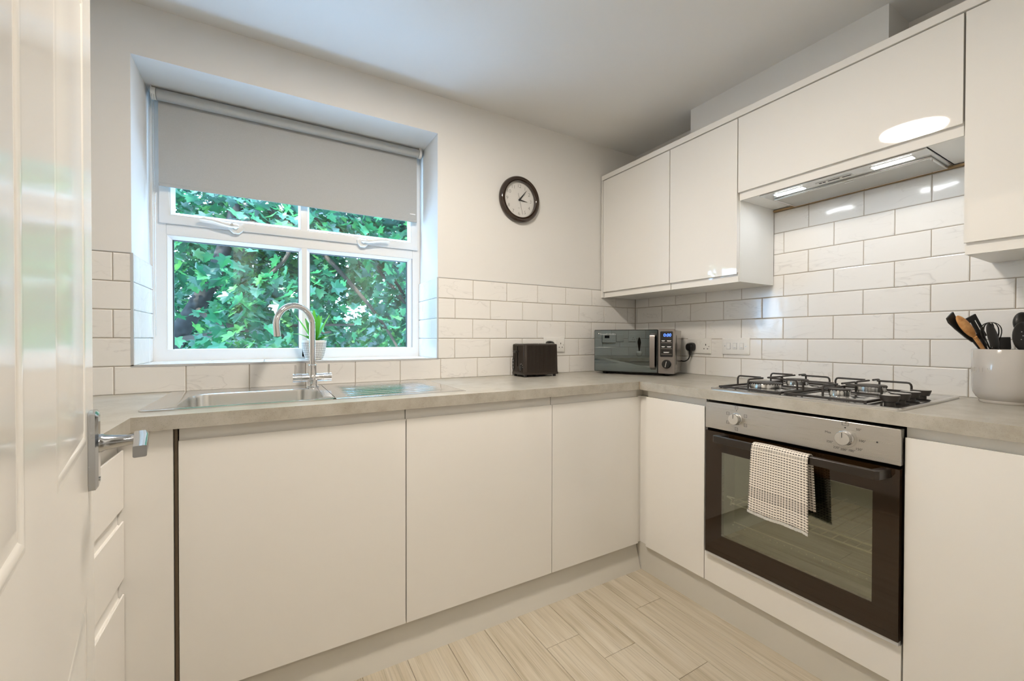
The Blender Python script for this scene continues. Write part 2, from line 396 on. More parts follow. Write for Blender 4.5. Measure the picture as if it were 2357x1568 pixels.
# floor planks
PW = .149; px0 = 1.307 - 20 * PW
ends = {}
k = 0
x = px0
while x < XW:
    i = round((x - 1.307) / PW)
    off = {-1: .896, -2: 1.0855, -3: 1.2235}.get(i, (i * .437) % 1.2)
    y = off - 1.22 * 3
    while y < YO - .36:
        a, b = max(y, -1.7), min(y + 1.22, YW)
        xa, xb = max(x, XL), min(x + PW, XW)
        if b - a > .02 and xb - xa > .01 and b > -1.2:
            mb = MB(); g = .0006; c = .0012
            mb.loft([[(g, g, -.0115), (xb - xa - g, g, -.0115), (xb - xa - g, b - a - g, -.0115), (g, b - a - g, -.0115)],
                     [(g, g, -c * .6), (xb - xa - g, g, -c * .6), (xb - xa - g, b - a - g, -c * .6), (g, b - a - g, -c * .6)],
                     [(g + c, g + c, 0), (xb - xa - g - c, g + c, 0), (xb - xa - g - c, b - a - g - c, 0), (g + c, b - a - g - c, 0)]], True, True)
            o = mb.build('plank', 'limed_oak'); o.location = (xa, a, 0); o.parent = fl
        y += 1.22
    x += PW

# wall tiles
TM = {}
def tile_mesh(wd, ht):
    key = (round(wd, 4), round(ht, 4))
    if key not in TM:
        t, c = .007, .0028
        mb = MB().loft([[(0, 0, 0), (wd, 0, 0), (wd, 0, ht), (0, 0, ht)],
                        [(0, -t + .0012, 0), (wd, -t + .0012, 0), (wd, -t + .0012, ht), (0, -t + .0012, ht)],
                        [(c, -t, c), (wd - c, -t, c), (wd - c, -t, ht - c), (c, -t, ht - c)]], True, True)
        me = bpy.data.meshes.new('tile'); me.from_pydata(mb.v, [], mb.f)
        b = bmesh.new(); b.from_mesh(me); bmesh.ops.recalc_face_normals(b, faces=b.faces); b.to_mesh(me); b.free()
        me.materials.append(MAT['tile']); TM[key] = me
    return TM[key]
GR = .0029
def tiles(parent, lo, hi, off, L, z0, z1, place, rot):
    n = math.ceil((off - lo) / L) + 1; a = off - n * L
    while a < hi:
        s, e = max(a + GR / 2, lo), min(a + L - GR / 2, hi)
        if e - s > .006:
            o = bpy.data.objects.new('tile', tile_mesh(e - s, z1 - z0 - GR)); C.objects.link(o)
            o.location = place(s, e, z0 + GR / 2); o.rotation_euler = (0, 0, rot); o.parent = parent
        a += L
TZ = [1.4187 - .102 * i for i in range(-3, 6)]; TZ = {i: 1.4187 - .102 * i for i in range(-4, 7)}
bk = lambda s, e, z: (s, YT + .007, z)
rt = lambda s, e, z: (XT + .007, e, z)          # rot -90: local x -> -y
lf = lambda s, e, z: (XL, s, z)                 # rot +90: local x -> +y
for i in range(5):
    off = [.931, .830, .929, .828, .752][i]; L = .2035 if i < 4 else .2046
    if i < 4:
        tiles(wall_back, XL + .001, RX0 - .001, -.477 if i % 2 == 0 else -.375, .2046, TZ[i + 1], TZ[i], bk, 0)
        tiles(wall_back, RX1 + .001, XT - .001, off, L, TZ[i + 1], TZ[i], bk, 0)
    else:
        tiles(wall_back, XL + .001, XT - .001, off, L, TZ[i + 1], TZ[i], bk, 0)
for i in range(5):
    tiles(wall_right, .092, YT - .0015, 1.072 if i % 2 == 0 else .967, .2043, TZ[i + 1], TZ[i], rt, -PI / 2)
    tiles(wall_left, .35, YT - .0015, 1.0 if i % 2 == 0 else .9, .2043, TZ[i + 1], TZ[i], lf, PI / 2)
for i, off in ((-1, .967), (-2, 1.072), (-3, .967)):
    tiles(wall_right, .405, 1.118, off, .2043, TZ[i + 1], TZ[i], rt, -PI / 2)
MB().box(XL, RX0, YT + .003, YW, TZ[5] - .002, TZ[0] + .001).box(RX1, XT + .003, YT + .003, YW, TZ[5] - .002, TZ[0] + .001).box(RX0, RX1, YT + .003, YW, TZ[5] - .002, TZ[4] - .001).build('grout_bed', 'grout', wall_back)
MB().box(XT + .003, XW, .09, YT + .003, TZ[5] - .002, TZ[0] + .001).box(XT + .003, XW, .40, 1.12, TZ[0] + .001, TZ[-3]).build('grout_bed', 'grout', wall_right)
MB().box(XL, XL + .004, .35, YT, TZ[5] - .002, TZ[0] + .001).build('grout_bed', 'grout', wall_left)
# reveal tiles (sides of recess) and sill tiles
YFR = 2.297
for i in range(4):
    cut = YT + (.085 if i % 2 == 0 else .235)
    for s, e in ((YT + .006, cut - .001), (cut + .001, YFR)):
        ht = TZ[i] - TZ[i + 1] - GR
        o = bpy.data.objects.new('tile', tile_mesh(e - s, ht)); C.objects.link(o); o.parent = wall_back
        o.location = (RX0, s, TZ[i + 1] + GR / 2); o.rotation_euler = (0, 0, PI / 2)
        o = bpy.data.objects.new('tile', tile_mesh(e - s, ht)); C.objects.link(o); o.parent = wall_back
        o.location = (RX1, e, TZ[i + 1] + GR / 2); o.rotation_euler = (0, 0, -PI / 2)
a = RX0 + .008
while a < RX1 - .01:
    e = min(a + .2, RX1 - .008)
    o = bpy.data.objects.new('tile', tile_mesh(e - a, YFR - YT - .008)); C.objects.link(o); o.parent = wall_back
    o.matrix_local = Matrix(((1, 0, 0, a), (0, 0, 1, YT + .006), (0, -1, 0, RZ0 - .004), (0, 0, 0, 1)))
    a += .2026
# edge trims
struct(MB().box(RX0 - .002, RX0 + .006, YT - .001, YT + .006, RZ0, TZ[0] + .002).box(RX1 - .006, RX1 + .002, YT - .001, YT + .006, RZ0, TZ[0] + .002)
       .box(RX0 - .002, RX1 + .002, YT - .001, YT + .006, RZ0 - .004, RZ0 + .004).build('trim_2', 'tile_trim'), 'pale edging strip round the tiled window recess')
struct(MB().box(XL, RX0 - .002, YT + .001, YW, TZ[0] + .001, TZ[0] + .004).box(RX1 + .002, 1.815, YT + .001, YW, TZ[0] + .001, TZ[0] + .004).build('trim_3', 'tile_trim'), 'thin capping strip along the tile top')
struct(MB().box(XT - .01, XW, .405, 1.118, TZ[-3] + .002, 1.7335).build('trim_4', 'raw_timber'), 'raw timber batten above the tiles under the hood')

# ---------------------------------------------------------------- window
win = MB()
YA, YB = 2.297, 2.365
win.ring(-.427, .748, 1.012, 2.142, [(0, YA), (.050, YA), (.052, YA + .004), (.052, YB), (0, YB)])
window = struct(win.build('window_1', 'upvc', smooth=True, angle=30), 'white plastic window with two opening fanlights above fixed panes')
MB().box(-.376, .697, YA, YB, 1.556, 1.603).build('transom', 'upvc', window, bevel=.002)
MB().box(.143, .168, YA, YB, 1.02, 1.557).build('mullion', 'upvc', window, bevel=.002)
bead = [(0, YA + .003), (.004, YA + .001), (.019, YA + .016), (.020, YA + .03), (0, YA + .03)]
MB().ring(-.376, .150, 1.013, 1.558, bead).build('glazing_bead', 'upvc', window, smooth=True, angle=20)
MB().ring(.161, .690, 1.013, 1.558, bead).build('glazing_bead', 'upvc', window, smooth=True, angle=20)
MB().ring(-.357, .132, 1.032, 1.540, [(0, YA + .017), (.0035, YA + .017), (.0035, YA + .032), (0, YA + .032)]).build('gasket', 'gasket', window)
MB().ring(.179, .672, 1.032, 1.540, [(0, YA + .017), (.0035, YA + .017), (.0035, YA + .032), (0, YA + .032)]).build('gasket', 'gasket', window)
MB().box(-.356, .132, YA + .022, YA + .026, 1.033, 1.539).build('pane', 'window_glass', window)
MB().box(.179, .672, YA + .022, YA + .026, 1.033, 1.539).build('pane', 'window_glass', window)
sash = MB().ring(-.397, .722, 1.603, 2.112, [(0, YA - .012), (.004, YA - .014), (.034, YA - .014), (.036, YA - .012), (.036, YA + .03), (0, YA + .03)]).build('sash', 'upvc', window, smooth=True, angle=30)
MB().box(.138, .170, YA - .013, YA + .03, 1.636, 2.08).build('sash_mullion', 'upvc', sash, bevel=.002)
b2 = [(0, YA - .011), (.004, YA - .013), (.016, YA + .004), (.017, YA + .012), (0, YA + .012)]
MB().ring(-.362, .146, 1.638, 2.078, b2).build('glazing_bead', 'upvc', sash, smooth=True, angle=20)
MB().ring(.162, .687, 1.638, 2.078, b2).build('glazing_bead', 'upvc', sash, smooth=True, angle=20)
MB().box(-.348, .132, YA + .008, YA + .012, 1.650, 2.066).build('pane', 'window_glass', sash)
MB().box(.176, .673, YA + .008, YA + .012, 1.650, 2.066).build('pane', 'window_glass', sash)
def win_handle(xb, d):
    h = MB().loft([[(xb + dx * d, YA - .014, 1.600 + dz) for dx, dz in ((-.028, .004), (-.010, -.012), (.014, -.012), (.030, .004), (.034, .022), (.02, .028), (-.01, .026), (-.026, .016))],
                   [(xb + dx * d * .9, YA - .026, 1.600 + dz * .9) for dx, dz in ((-.028, .004), (-.010, -.012), (.014, -.012), (.030, .004), (.034, .022), (.02, .028), (-.01, .026), (-.026, .016))]], True, True)
    ho = h.build('window_handle', 'white_plastic', sash, smooth=True, label='white cranked window handle')
    pts = [(xb + .012 * d, YA - .040, 1.617), (xb - .02 * d, YA - .044, 1.617), (xb - .05 * d, YA - .046, 1.622), (xb - .085 * d, YA - .046, 1.630), (xb - .115 * d, YA - .045, 1.632), (xb - .13 * d, YA - .044, 1.629)]
    MB().tube(pts, [.008, .011, .009, .008, .0085, .005], 10, flat=.9).cyl((xb, YA - .026, 1.612), (xb, YA - .042, 1.616), .008).build('lever', 'white_plastic', ho, smooth=True)
    MB().cyl((xb - .012 * d, YA - .050, 1.619), (xb - .012 * d, YA - .056, 1.619), .0055, seg=12).build('lock_barrel', 'steel_light' if d > 0 else 'white_plastic', ho)
win_handle(-.125, 1); win_handle(.430, -1)

# ---------------------------------------------------------------- roller blind
bl = thing('roller_blind', 'grey roller blind half lowered over the window', 'blind', (.155, 2.235, 2.14))
ty, tz, tr_ = 2.232, 2.117, .0225
tb = MB().cyl((-.392, ty, tz), (.708, ty, tz), tr_, seg=28).build('roller_tube', 'blind_fabric', bl, smooth=True)
MB().box(-.392, .708, ty + tr_ - .0012, ty + tr_, 1.755, tz).build('fabric', 'blind_fabric', bl)
MB().box(-.392, .708, ty + tr_ - .003, ty + tr_ + .003, 1.748, 1.762).build('bottom_bar', 'blind_fabric', bl, bevel=.002)
MB().box(.668, .699, ty + tr_ - .0045, ty + tr_ - .003, 1.787, 1.793).build('maker_tag', 'print_white', bl, label='small white tag')
for xa, xb in ((-.410, -.394), (.710, .724)):
    cx = (xa + xb) / 2
    MB().cyl((xa, ty, tz), (xb, ty, tz), .024, seg=28).box(xa, xa + .003 if xa < 0 else xb, ty - .015, ty + .03, tz - .012, 2.142).build('bracket', 'white_plastic', bl, smooth=True)
mb = MB()
for dx, n, ph in ((-.4055, 228, 0), (-.3985, 224, .5)):
    for i in range(n):
        z = tz - .012 - (i + ph) * .0044
        mb.sphere((dx + .0012 * math.sin(i * .013), ty - .020 + i * .00004, z), .0017, 5, 3)
mb.build('bead_chain', 'steel_light', bl, kind='stuff', smooth=True)

# ---------------------------------------------------------------- worktop (one continuous U with sink and hob openings)
Z0, Z1 = .872, .910
WF, WR, WL = 1.404, 1.519, -.303         # front edges: back run, right run, left run
SX0, SX1, SY0, SY1 = -.245, .175, 1.515, 1.865   # bowl opening
wt = MB()
def slab(x0, x1, y0, y1): wt.box(x0, x1, y0, y1, Z0, Z1)
slab(WL, SX0, WF, YT - .001); slab(SX0, SX1, WF, SY0); slab(SX0, SX1, SY1, YT - .001); slab(SX1, WR, WF, YT - .001)
slab(XL + .008, WL, .36, YT - .001)
HX0, HX1, HY0, HY1 = 1.56, 2.04, .485, 1.03
slab(WR, HX0, .095, YT - .001); slab(HX1, XT - .001, .095, YT - .001); slab(HX0, HX1, .095, HY0); slab(HX0, HX1, HY1, YT - .001)
worktop = tag(wt.build('worktop', 'laminate'), 'continuous beige concrete-look worktop running round three walls', 'worktop')
MB().box(WR - .0012, WR + .0004, WF - .0004, WF + .0012, Z0, Z1 + .0003).build('joint_strip', 'raw_timber', worktop)

# ---------------------------------------------------------------- base units
DY, DX, DLX = 1.420, 1.539, -.320         # door faces: back run, right run, left run
def jprof(z0, z1, zt, up=True):
    # (depth, z): scooped handle channel at the top (up) or at the bottom
    if up: return [(0, z0), (0, z1), (.003, z1 + .001), (.006, z1 - .006), (.009, z1 - .009), (.0118, z1 - .006), (.0125, z1 + .002), (.0125, zt), (.021, zt), (.021, z0)]
    return [(0, z1), (0, z0), (.003, z0 - .001), (.006, z0 + .006), (.009, z0 + .009), (.0118, z0 + .006), (.0125, z0 - .002), (.0125, zt), (.021, zt), (.021, z1)]
mb_back = lambda a, d, z: (a, DY + d, z)
mb_right = lambda a, d, z: (DX + d, a, z)
mb_left = lambda a, d, z: (DLX - d, a, z)
def carcass(parent, x0, x1, y0, y1, z0, z1, back='y1', top=False):
    t = .016; mb = MB()
    if back in ('y1',): mb.box(x0, x0 + t, y0, y1, z0, z1).box(x1 - t, x1, y0, y1, z0, z1).box(x0 + t, x1 - t, y1 - t, y1, z0, z1)
    elif back == 'x1': mb.box(x0, x1, y0, y0 + t, z0, z1).box(x0, x1, y1 - t, y1, z0, z1).box(x1 - t, x1, y0 + t, y1 - t, z0, z1)
    elif back == 'x0': mb.box(x0, x1, y0, y0 + t, z0, z1).box(x0, x1, y1 - t, y1, z0, z1).box(x0, x0 + t, y0 + t, y1 - t, z0, z1)
    mb.box(x0 + t * (back != 'x1') , x1 - t * (back != 'x0'), y0 + t, y1 - t, z0, z0 + t)
    if top: mb.box(x0 + t, x1 - t, y0 + t, y1 - t, z1 - t, z1)
    return mb.build('carcass', 'matt_white', parent)
ZB, ZJ, ZT_ = .132, .836, .867
def base_back(x0, x1, label, g=.0015):
    t = thing('base_cabinet', label, 'cabinet', ((x0 + x1) / 2, 1.7, .13))
    carcass(t, x0 + .001, x1 - .001, DY + .023, YT - .006, ZB, .868)
    d = MB().prism(jprof(ZB, ZJ, ZT_), x0 + g, x1 - g, mb_back).build('door', 'gloss_white', t, smooth=True, angle=25)
    return t
base_back(-.2105, .408, 'white gloss base cabinet under the sink bowl')
base_back(.408, 1.0235, 'white gloss base cabinet under the sink drainer', .002)
base_back(1.0235, 1.532, 'white gloss base cabinet in the corner below the toaster')
# corner post
t = thing('corner_post', 'narrow white L-shaped corner post between the two cabinet runs', 'filler', (1.55, 1.42, .13))
MB().box(1.5335, 1.556, 1.430, 1.448, ZB, .838).build('post_face', 'gloss_white', t)
MB().box(1.556, 1.574, 1.383, 1.448, ZB, .838).build('post_face', 'gloss_white', t)
MB().box(1.534, 1.600, 1.4365, 1.448, .839, .8705).box(1.575, 1.59, 1.383, 1.436, .839, .8705).build('post_top', 'plinth_white', t)
# filler panel beside the sink cabinet
tag(MB().box(-.345, -.221, DY + .002, DY + .02, .132, .869).build('filler_panel', 'gloss_white'), 'narrow white upright panel between drawers and sink cabinet', 'filler')
tag(MB().box(-.2195, -.2125, DY + .012, DY + .018, .132, .868).build('shadow_strip', 'gap_shade_brown'), 'gap left of the sink cabinet door, its shade coloured onto a strip', 'filler')  # brown colour stands in for the shade inside the open gap
# right run
t = thing('base_cabinet', 'narrow white gloss base cabinet between the corner post and the oven', 'cabinet', (1.8, 1.23, .13))
carcass(t, DX + .023, XT - .004, 1.074, 1.380, ZB, .868, 'x1')
MB().prism(jprof(ZB, ZJ + .002, ZT_), 1.0755, 1.3805, mb_right).build('door', 'gloss_white', t, smooth=True, angle=25)
t = thing('base_cabinet', 'white gloss base cabinet right of the oven', 'cabinet', (1.8, .27, .13))
carcass(t, DX + .023, XT - .004, .10, .452, ZB, .868, 'x1')
MB().prism(jprof(ZB, ZJ + .002, ZT_), .10, .4535, mb_right).build('door', 'gloss_white', t, smooth=True, angle=25)
t = thing('oven_housing', 'white panel and shelf carrying the built-in oven', 'cabinet', (1.8, .76, .13))
MB().box(DX, DX + .02, .4575, 1.0725, ZB, .248).build('front_panel', 'gloss_white', t, bevel=.001)
MB().box(DX + .023, XT - .004, .4575, 1.0725, .230, .246).build('shelf', 'matt_white', t)
# left run drawers
t = thing('drawer_unit', 'white gloss drawer unit half hidden behind the open door', 'drawers', (-.6, .9, .13))
carcass(t, XL + .010, DLX - .023, .36, 1.400, ZB, .868, 'x0')
for z0, z1, zt in ((.680, .826, .867), (.500, .644, .677), (ZB, .457, .497)):
    MB().prism(jprof(z0, z1, zt), .80, 1.4195, mb_left).build('drawer_front', 'gloss_white', t, smooth=True, angle=25)
MB().box(DLX - .021, DLX, .36, .797, ZB, .867).build('door', 'gloss_white', t)
# plinths
tag(MB().prism([(1.4225, 0), (1.4345, 0), (1.4695, .131), (1.4575, .131)], -.30, 1.552, lambda a, y, z: (a, y, z)).build('kickboard', 'plinth_white'), 'pale plinth board below the sink run, leaning slightly', 'plinth')
tag(MB().box(1.5565, 1.572, .10, 1.52, 0, .131).build('kickboard', 'plinth_white'), 'pale plinth board below the oven run', 'plinth')
tag(MB().box(-.375, -.36, .36, 1.40, 0, .131).build('kickboard', 'plinth_white'), 'pale plinth board below the drawer unit', 'plinth')

# ---------------------------------------------------------------- wall cabinets
FX = 1.8205; mb_wall = lambda a, d, z: (FX + d, a, z)
WB, WTOP = 1.373, 2.104
CB = XT - .004
def wallcab(y0, y1, z0, label, door=True):
    t = thing('wall_cabinet', label, 'cabinet', (1.97, (y0 + y1) / 2, z0))
    e = .018
    MB().box(FX + .0225, CB, y0, y0 + e, z0, WTOP).box(FX + .0225, CB, y1 - e, y1, z0, WTOP).box(FX + .0225, CB, y0 + e, y1 - e, z0, z0 + e).box(FX + .0225, CB, y0 + e, y1 - e, WTOP - e, WTOP).box(CB - .008, CB, y0 + e, y1 - e, z0 + e, WTOP - e).build('carcass', 'gloss_side', t)
    if door: MB().prism(jprof(z0 + .033, WTOP - .003, z0 - .002, False), y0 + .0015, y1 - .0015, mb_wall).build('door', 'gloss_white', t, smooth=True, angle=25)
    return t
t = wallcab(1.4835, 1.986, WB, 'white gloss wall cabinet in the corner beside the clock')
t = wallcab(1.1165, 1.4815, WB, 'narrow white gloss wall cabinet left of the cooker hood')
t = wallcab(.10, .4085, WB, 'tall white gloss wall cabinet at the right edge above the utensil jar')
# hood cabinet (short), open underneath round the extractor
t = thing('wall_cabinet', 'short wide white wall cabinet above the cooker hood', 'cabinet', (1.97, .76, 1.737))
HB = 1.738
MB().box(FX + .0225, CB, .4105, .4285, HB, WTOP).box(FX + .0225, CB, 1.0965, 1.1145, HB, WTOP).box(FX + .0225, CB, .4285, 1.0965, WTOP - .018, WTOP).box(CB - .008, CB, .4285, 1.0965, HB + .02, WTOP - .018).box(FX + .0225, 1.845, .4285, 1.0965, HB, HB + .018).box(1.845, CB, .4285, .498, HB, HB + .018).box(1.845, CB, 1.036, 1.0965, HB, HB + .018).build('carcass', 'gloss_side', t)
MB().prism(jprof(1.769, WTOP - .003, 1.735, False), .412, 1.1135, mb_wall).build('lift_up_door', 'gloss_white', t, smooth=True, angle=25)
tag(MB().box(FX - .004, CB, .10, 1.9985, WTOP + .0015, 2.134).build('cornice', 'gloss_white', bevel=.0015), 'white cornice strip along the tops of the wall cabinets', 'cornice')
tag(MB().box(FX - .002, FX + .02, 1.9885, 1.9995, WB - .003, WTOP).build('end_filler', 'gloss_white'), 'thin white filler strip between corner wall cabinet and window wall', 'filler')

# extractor
ex = thing('cooker_hood', 'slim silver built-in cooker hood with two lit lamps', 'cooker hood', (1.99, .767, HB))
hz = 1.7385
MB().box(1.847, 2.115, .500, 1.034, hz - .006, hz - .001).build('face_plate', 'steel_light', ex, bevel=.0015)
MB().box(1.935, 2.108, .512, 1.018, hz - .010, hz - .006).build('grease_filter', 'filter_mesh', ex, bevel=.0015)
MB().ring(.512, 1.018, 0, .173, [(0, 0), (.006, 0), (.006, .003), (0, .003)]).xf(Matrix(((0, 0, 1, 1.935), (1, 0, 0, 0), (0, -1, 0, hz - .0098), (0, 0, 0, 1)))).build('filter_frame', 'chrome', ex)
MB().box(1.955, 1.962, .735, .765, hz - .0125, hz - .010).build('filter_latch', 'chrome', ex)
for ya, yb in ((.545, .655), (.880, .990)):
    f = MB().box(1.876, 1.912, ya - .004, yb + .004, hz - .0075, hz - .006).build('lamp_bezel', 'chrome', ex)
    MB().box(1.880, 1.908, ya, yb, hz - .0085, hz - .0072).build('lamp_lens', 'hob_led', f)
c = MB().box(1.880, 1.905, .715, .835, hz - .0075, hz - .006).build('control_strip', 'white_plastic', ex)
MB().box(1.889, 1.896, .720, .795, hz - .0085, hz - .0075).build('slider_track', 'print_black', c)
MB().box(1.886, 1.899, .748, .754, hz - .0105, hz - .0085).build('slider', 'white_plastic', c)
MB().box(1.888, 1.897, .803, .812, hz - .0085, hz - .0075).box(1.888, 1.897, .816, .825, hz - .0085, hz - .0075).build('switch', 'print_black', c)

# ---------------------------------------------------------------- ceiling light (seen mirrored in the hood door) and added hall fill light
cl = thing('ceiling_light', 'round warm ceiling light panel mirrored in the cabinet door above the hood', 'lamp', (.437, .925, ZC))
MB().lathe([(.165, ZC), (.165, ZC - .018), (.158, ZC - .022), (.150, ZC - .018), (.150, ZC - .012)], (.437, .925, 0), 48).build('rim', 'white_plastic', cl, smooth=True)
MB().lathe([(.142, ZC - .011), (.142, ZC - .019), (.08, ZC - .021), (.0005, ZC - .0215)], (.437, .925, 0), 48).build('diffuser', 'lamp_diffuser', cl, smooth=True)
hall_fill = thing('ceiling_light', 'added fill light in the hall behind the doorway, shaped as a round ceiling panel', 'lamp', (.30, -.85, ZC))  # added lamp, brightens the cabinet fronts from behind the camera
MB().lathe([(.165, ZC), (.165, ZC - .018), (.158, ZC - .022), (.150, ZC - .018), (.150, ZC - .012)], (.30, -.85, 0), 48).build('rim', 'white_plastic', hall_fill, smooth=True)
MB().lathe([(.142, ZC - .011), (.142, ZC - .019), (.08, ZC - .021), (.0005, ZC - .0215)], (.30, -.85, 0), 48).build('diffuser', 'hall_fill_diffuser', hall_fill, smooth=True)


# ---------------------------------------------------------------- sink
sk = thing('kitchen_sink', 'stainless steel inset sink with bowl and ribbed drainer', 'sink', (.17, 1.72, .91))
zs = .9135
o_ = rr(-.309, .195, 1.490, 1.972, .022, 8); i_ = rr(-.236, .165, 1.524, 1.852, .065, 8)
def inset(loop, d, z, c=(-.0355, 1.688)):
    out = []
    for x, y in loop:
        v = Vector((x - c[0], y - c[1])); 
        out.append((x - math.copysign(d, v.x), y - math.copysign(d, v.y), z))
    return out
pl = MB().loft([[(x, y, .9102) for x, y in o_], [(x, y, zs) for x, y in o_], [(x, y, zs + .001) for x, y in rr(-.303, .195, 1.496, 1.966, .018, 8)], [(x, y, zs) for x, y in rr(-.296, .195, 1.502, 1.960, .016, 8)],
                [(x, y, zs - .0005) for x, y in rr(-.243, .172, 1.517, 1.859, .068, 8)], [(x, y, zs - .003) for x, y in i_]])
pl.build('sink_deck', 'polished_steel', sk, smooth=True, angle=50)
bw = MB().loft([[(x, y, zs - .003) for x, y in i_], [(x, y, zs - .012) for x, y in rr(-.234, .163, 1.526, 1.850, .065, 8)], [(x, y, .79) for x, y in rr(-.226, .155, 1.534, 1.842, .06, 8)],
                [(x, y, .762) for x, y in rr(-.215, .144, 1.545, 1.831, .055, 8)], [(x, y, .754) for x, y in rr(-.19, .12, 1.57, 1.81, .05, 8)], [(x, y, .750) for x, y in rr(-.05, -.02, 1.675, 1.70, .012, 8)]], False, True)
bo = bw.build('bowl', 'steel_light', sk, smooth=True, angle=60)
MB().lathe([(.042, .7525), (.040, .7545), (.030, .753), (.002, .7525)], (-.035, 1.688, 0), 24).build('waste_strainer', 'chrome', bo, smooth=True)
dr = MB(); nx, ny = 60, 97; x0, x1, y0, y1 = .195, .662, 1.490, 1.972
vs_ = []
for i in range(nx + 1):
    for j in range(ny + 1):
        x = x0 + (x1 - x0) * i / nx; y = y0 + (y1 - y0) * j / ny; z = zs
        e = min(y - y0, y1 - y, x1 - x)
        if e < .004: z -= (.004 - e) * .8
        u = (x - .225) / .385; v = (y - 1.53) / .36
        if 0 < u < 1 and 0 < v < 1:
            ed = min(1, min(u, 1 - u) * 14); ph = (v * 7) % 1
            z += -.0012 * ed + .0026 * ed * max(0, 1 - abs(ph - .5) * 7)
        vs_.append((x, y, z))
dr.add(vs_, [(i * (ny + 1) + j, (i + 1) * (ny + 1) + j, (i + 1) * (ny + 1) + j + 1, i * (ny + 1) + j + 1) for i in range(nx) for j in range(ny)])
dr.build('drainer', 'polished_steel', sk, smooth=True, angle=80)
MB().prism([(x0, 1.490), (x1, 1.490), (x1, 1.4925), (x0, 1.4925)], .9102, zs - .0025, lambda a, x, y: (x, y, a)).prism([(x1 - .0025, 1.490), (x1, 1.490), (x1, 1.972), (x1 - .0025, 1.972)], .9102, zs - .0025, lambda a, x, y: (x, y, a)).build('drainer_edge', 'polished_steel', sk)

# ---------------------------------------------------------------- tap
tx, tyy = .156, 1.888
tp = thing('kitchen_tap', 'chrome swan-neck mixer tap with two lever handles', 'tap', (tx, tyy, zs))
MB().lathe([(.0245, zs), (.0245, zs + .003), (.022, zs + .005), (.020, zs + .02), (.022, zs + .032)], (tx, tyy, 0), 28).build('base', 'chrome', tp, smooth=True)
bz = .953
body = MB().cyl((tx - .040, tyy, bz), (tx + .040, tyy, bz), .0165, seg=24).lathe([(.018, bz + .008), (.0165, bz + .03), (.0165, bz + .05), (.0135, bz + .053)], (tx, tyy, 0), 24).sphere((tx, tyy, bz), .0205, 20, 12).build('body', 'chrome', tp, smooth=True)
for d in (-1, 1):
    h = MB().cyl((tx + d * .0415, tyy, bz), (tx + d * .071, tyy, bz), .0172, seg=24).build('valve', 'chrome', tp, smooth=True)
    MB().cyl((tx + d * .062, tyy, bz + .012), (tx + d * .062, tyy, bz + .052), .0042, seg=12).build('lever', 'chrome', h, smooth=True)
hv = Vector((-.145, -.085, 0)).normalized(); R = .075
pts = [Vector((tx, tyy, bz + .05)), Vector((tx, tyy, 1.10)), Vector((tx, tyy, 1.162))]
cz = 1.166
for i in range(0, 19):
    a = PI * i / 18 * 1.06
    pts.append(Vector((tx, tyy, cz)) + hv * (R - R * math.cos(a)) + Vector((0, 0, R * math.sin(a))))
e = pts[-1]; dd = (pts[-1] - pts[-2]).normalized(); pts.append(e + dd * .016)
sp_ = MB().tube(pts, .0118, 16).build('spout', 'chrome', tp, smooth=True, angle=60)
e = pts[-1]
MB().tube([e - dd * .002, e + dd * .016], .0126, 16).build('aerator', 'chrome', sp_, smooth=True)

# ---------------------------------------------------------------- potted plant
pc = (.187, 2.165); pz = RZ0 + .0032
pp = thing('potted_plant', 'small green leafy plant in a black and white patterned pot', 'plant', (pc[0], pc[1], pz))
MB().lathe([(.030, 0), (.036, .002), (.043, .018), (.0495, .045), (.0535, .080), (.0545, .0885), (.0535, .0895), (.051, .0885), (.049, .070), (.0005, .068)], (0, 0, 0), 40).build('pot', 'pot_print', pp, local=True, smooth=True)
MB().lathe([(.0485, .071), (.03, .074), (.0005, .075)], (0, 0, 0), 24).build('soil', 'pot_inner', pp, local=True)
def blade(az, reach, rise, droop, wid):
    mb = MB(); n = 9; vv = []
    d = Vector((math.cos(az), math.sin(az), 0)); sd = Vector((-d.y, d.x, 0))
    for i in range(n + 1):
        t = i / n; c = d * (reach * t) + Vector((0, 0, .072 + rise * (t - droop * t * t)))
        w_ = wid * (math.sin(PI * min(1, t ** .8 * .96 + .02)) ** .8) * .5 + .0006
        cup = .25 * w_
        vv += [c - sd * w_ + Vector((0, 0, cup)), c, c + sd * w_ + Vector((0, 0, cup))]
    f = []
    for i in range(n):
        for k in (0, 1): f.append((i * 3 + k, i * 3 + k + 1, i * 3 + k + 4, i * 3 + k + 3))
    return mb.add(vv, f)
for az, re, ri, dp, wd in ((3.35, .105, .115, .62, .022), (2.75, .085, .155, .12, .024), (3.9, .055, .13, .1, .026), (-.25, .118, .10, .55, .025), (.35, .075, .155, .1, .024), (1.5, .03, .17, .05, .028), (-1.2, .045, .15, .1, .030), (-2.2, .07, .075, .5, .026), (-.8, .08, .07, .45, .026), (.9, .06, .15, .1, .02), (4.4, .03, .12, 0, .026)):
    blade(az, re, ri, dp, wd).build('leaf', 'house_plant_leaf', pp, local=True, smooth=True, angle=80)

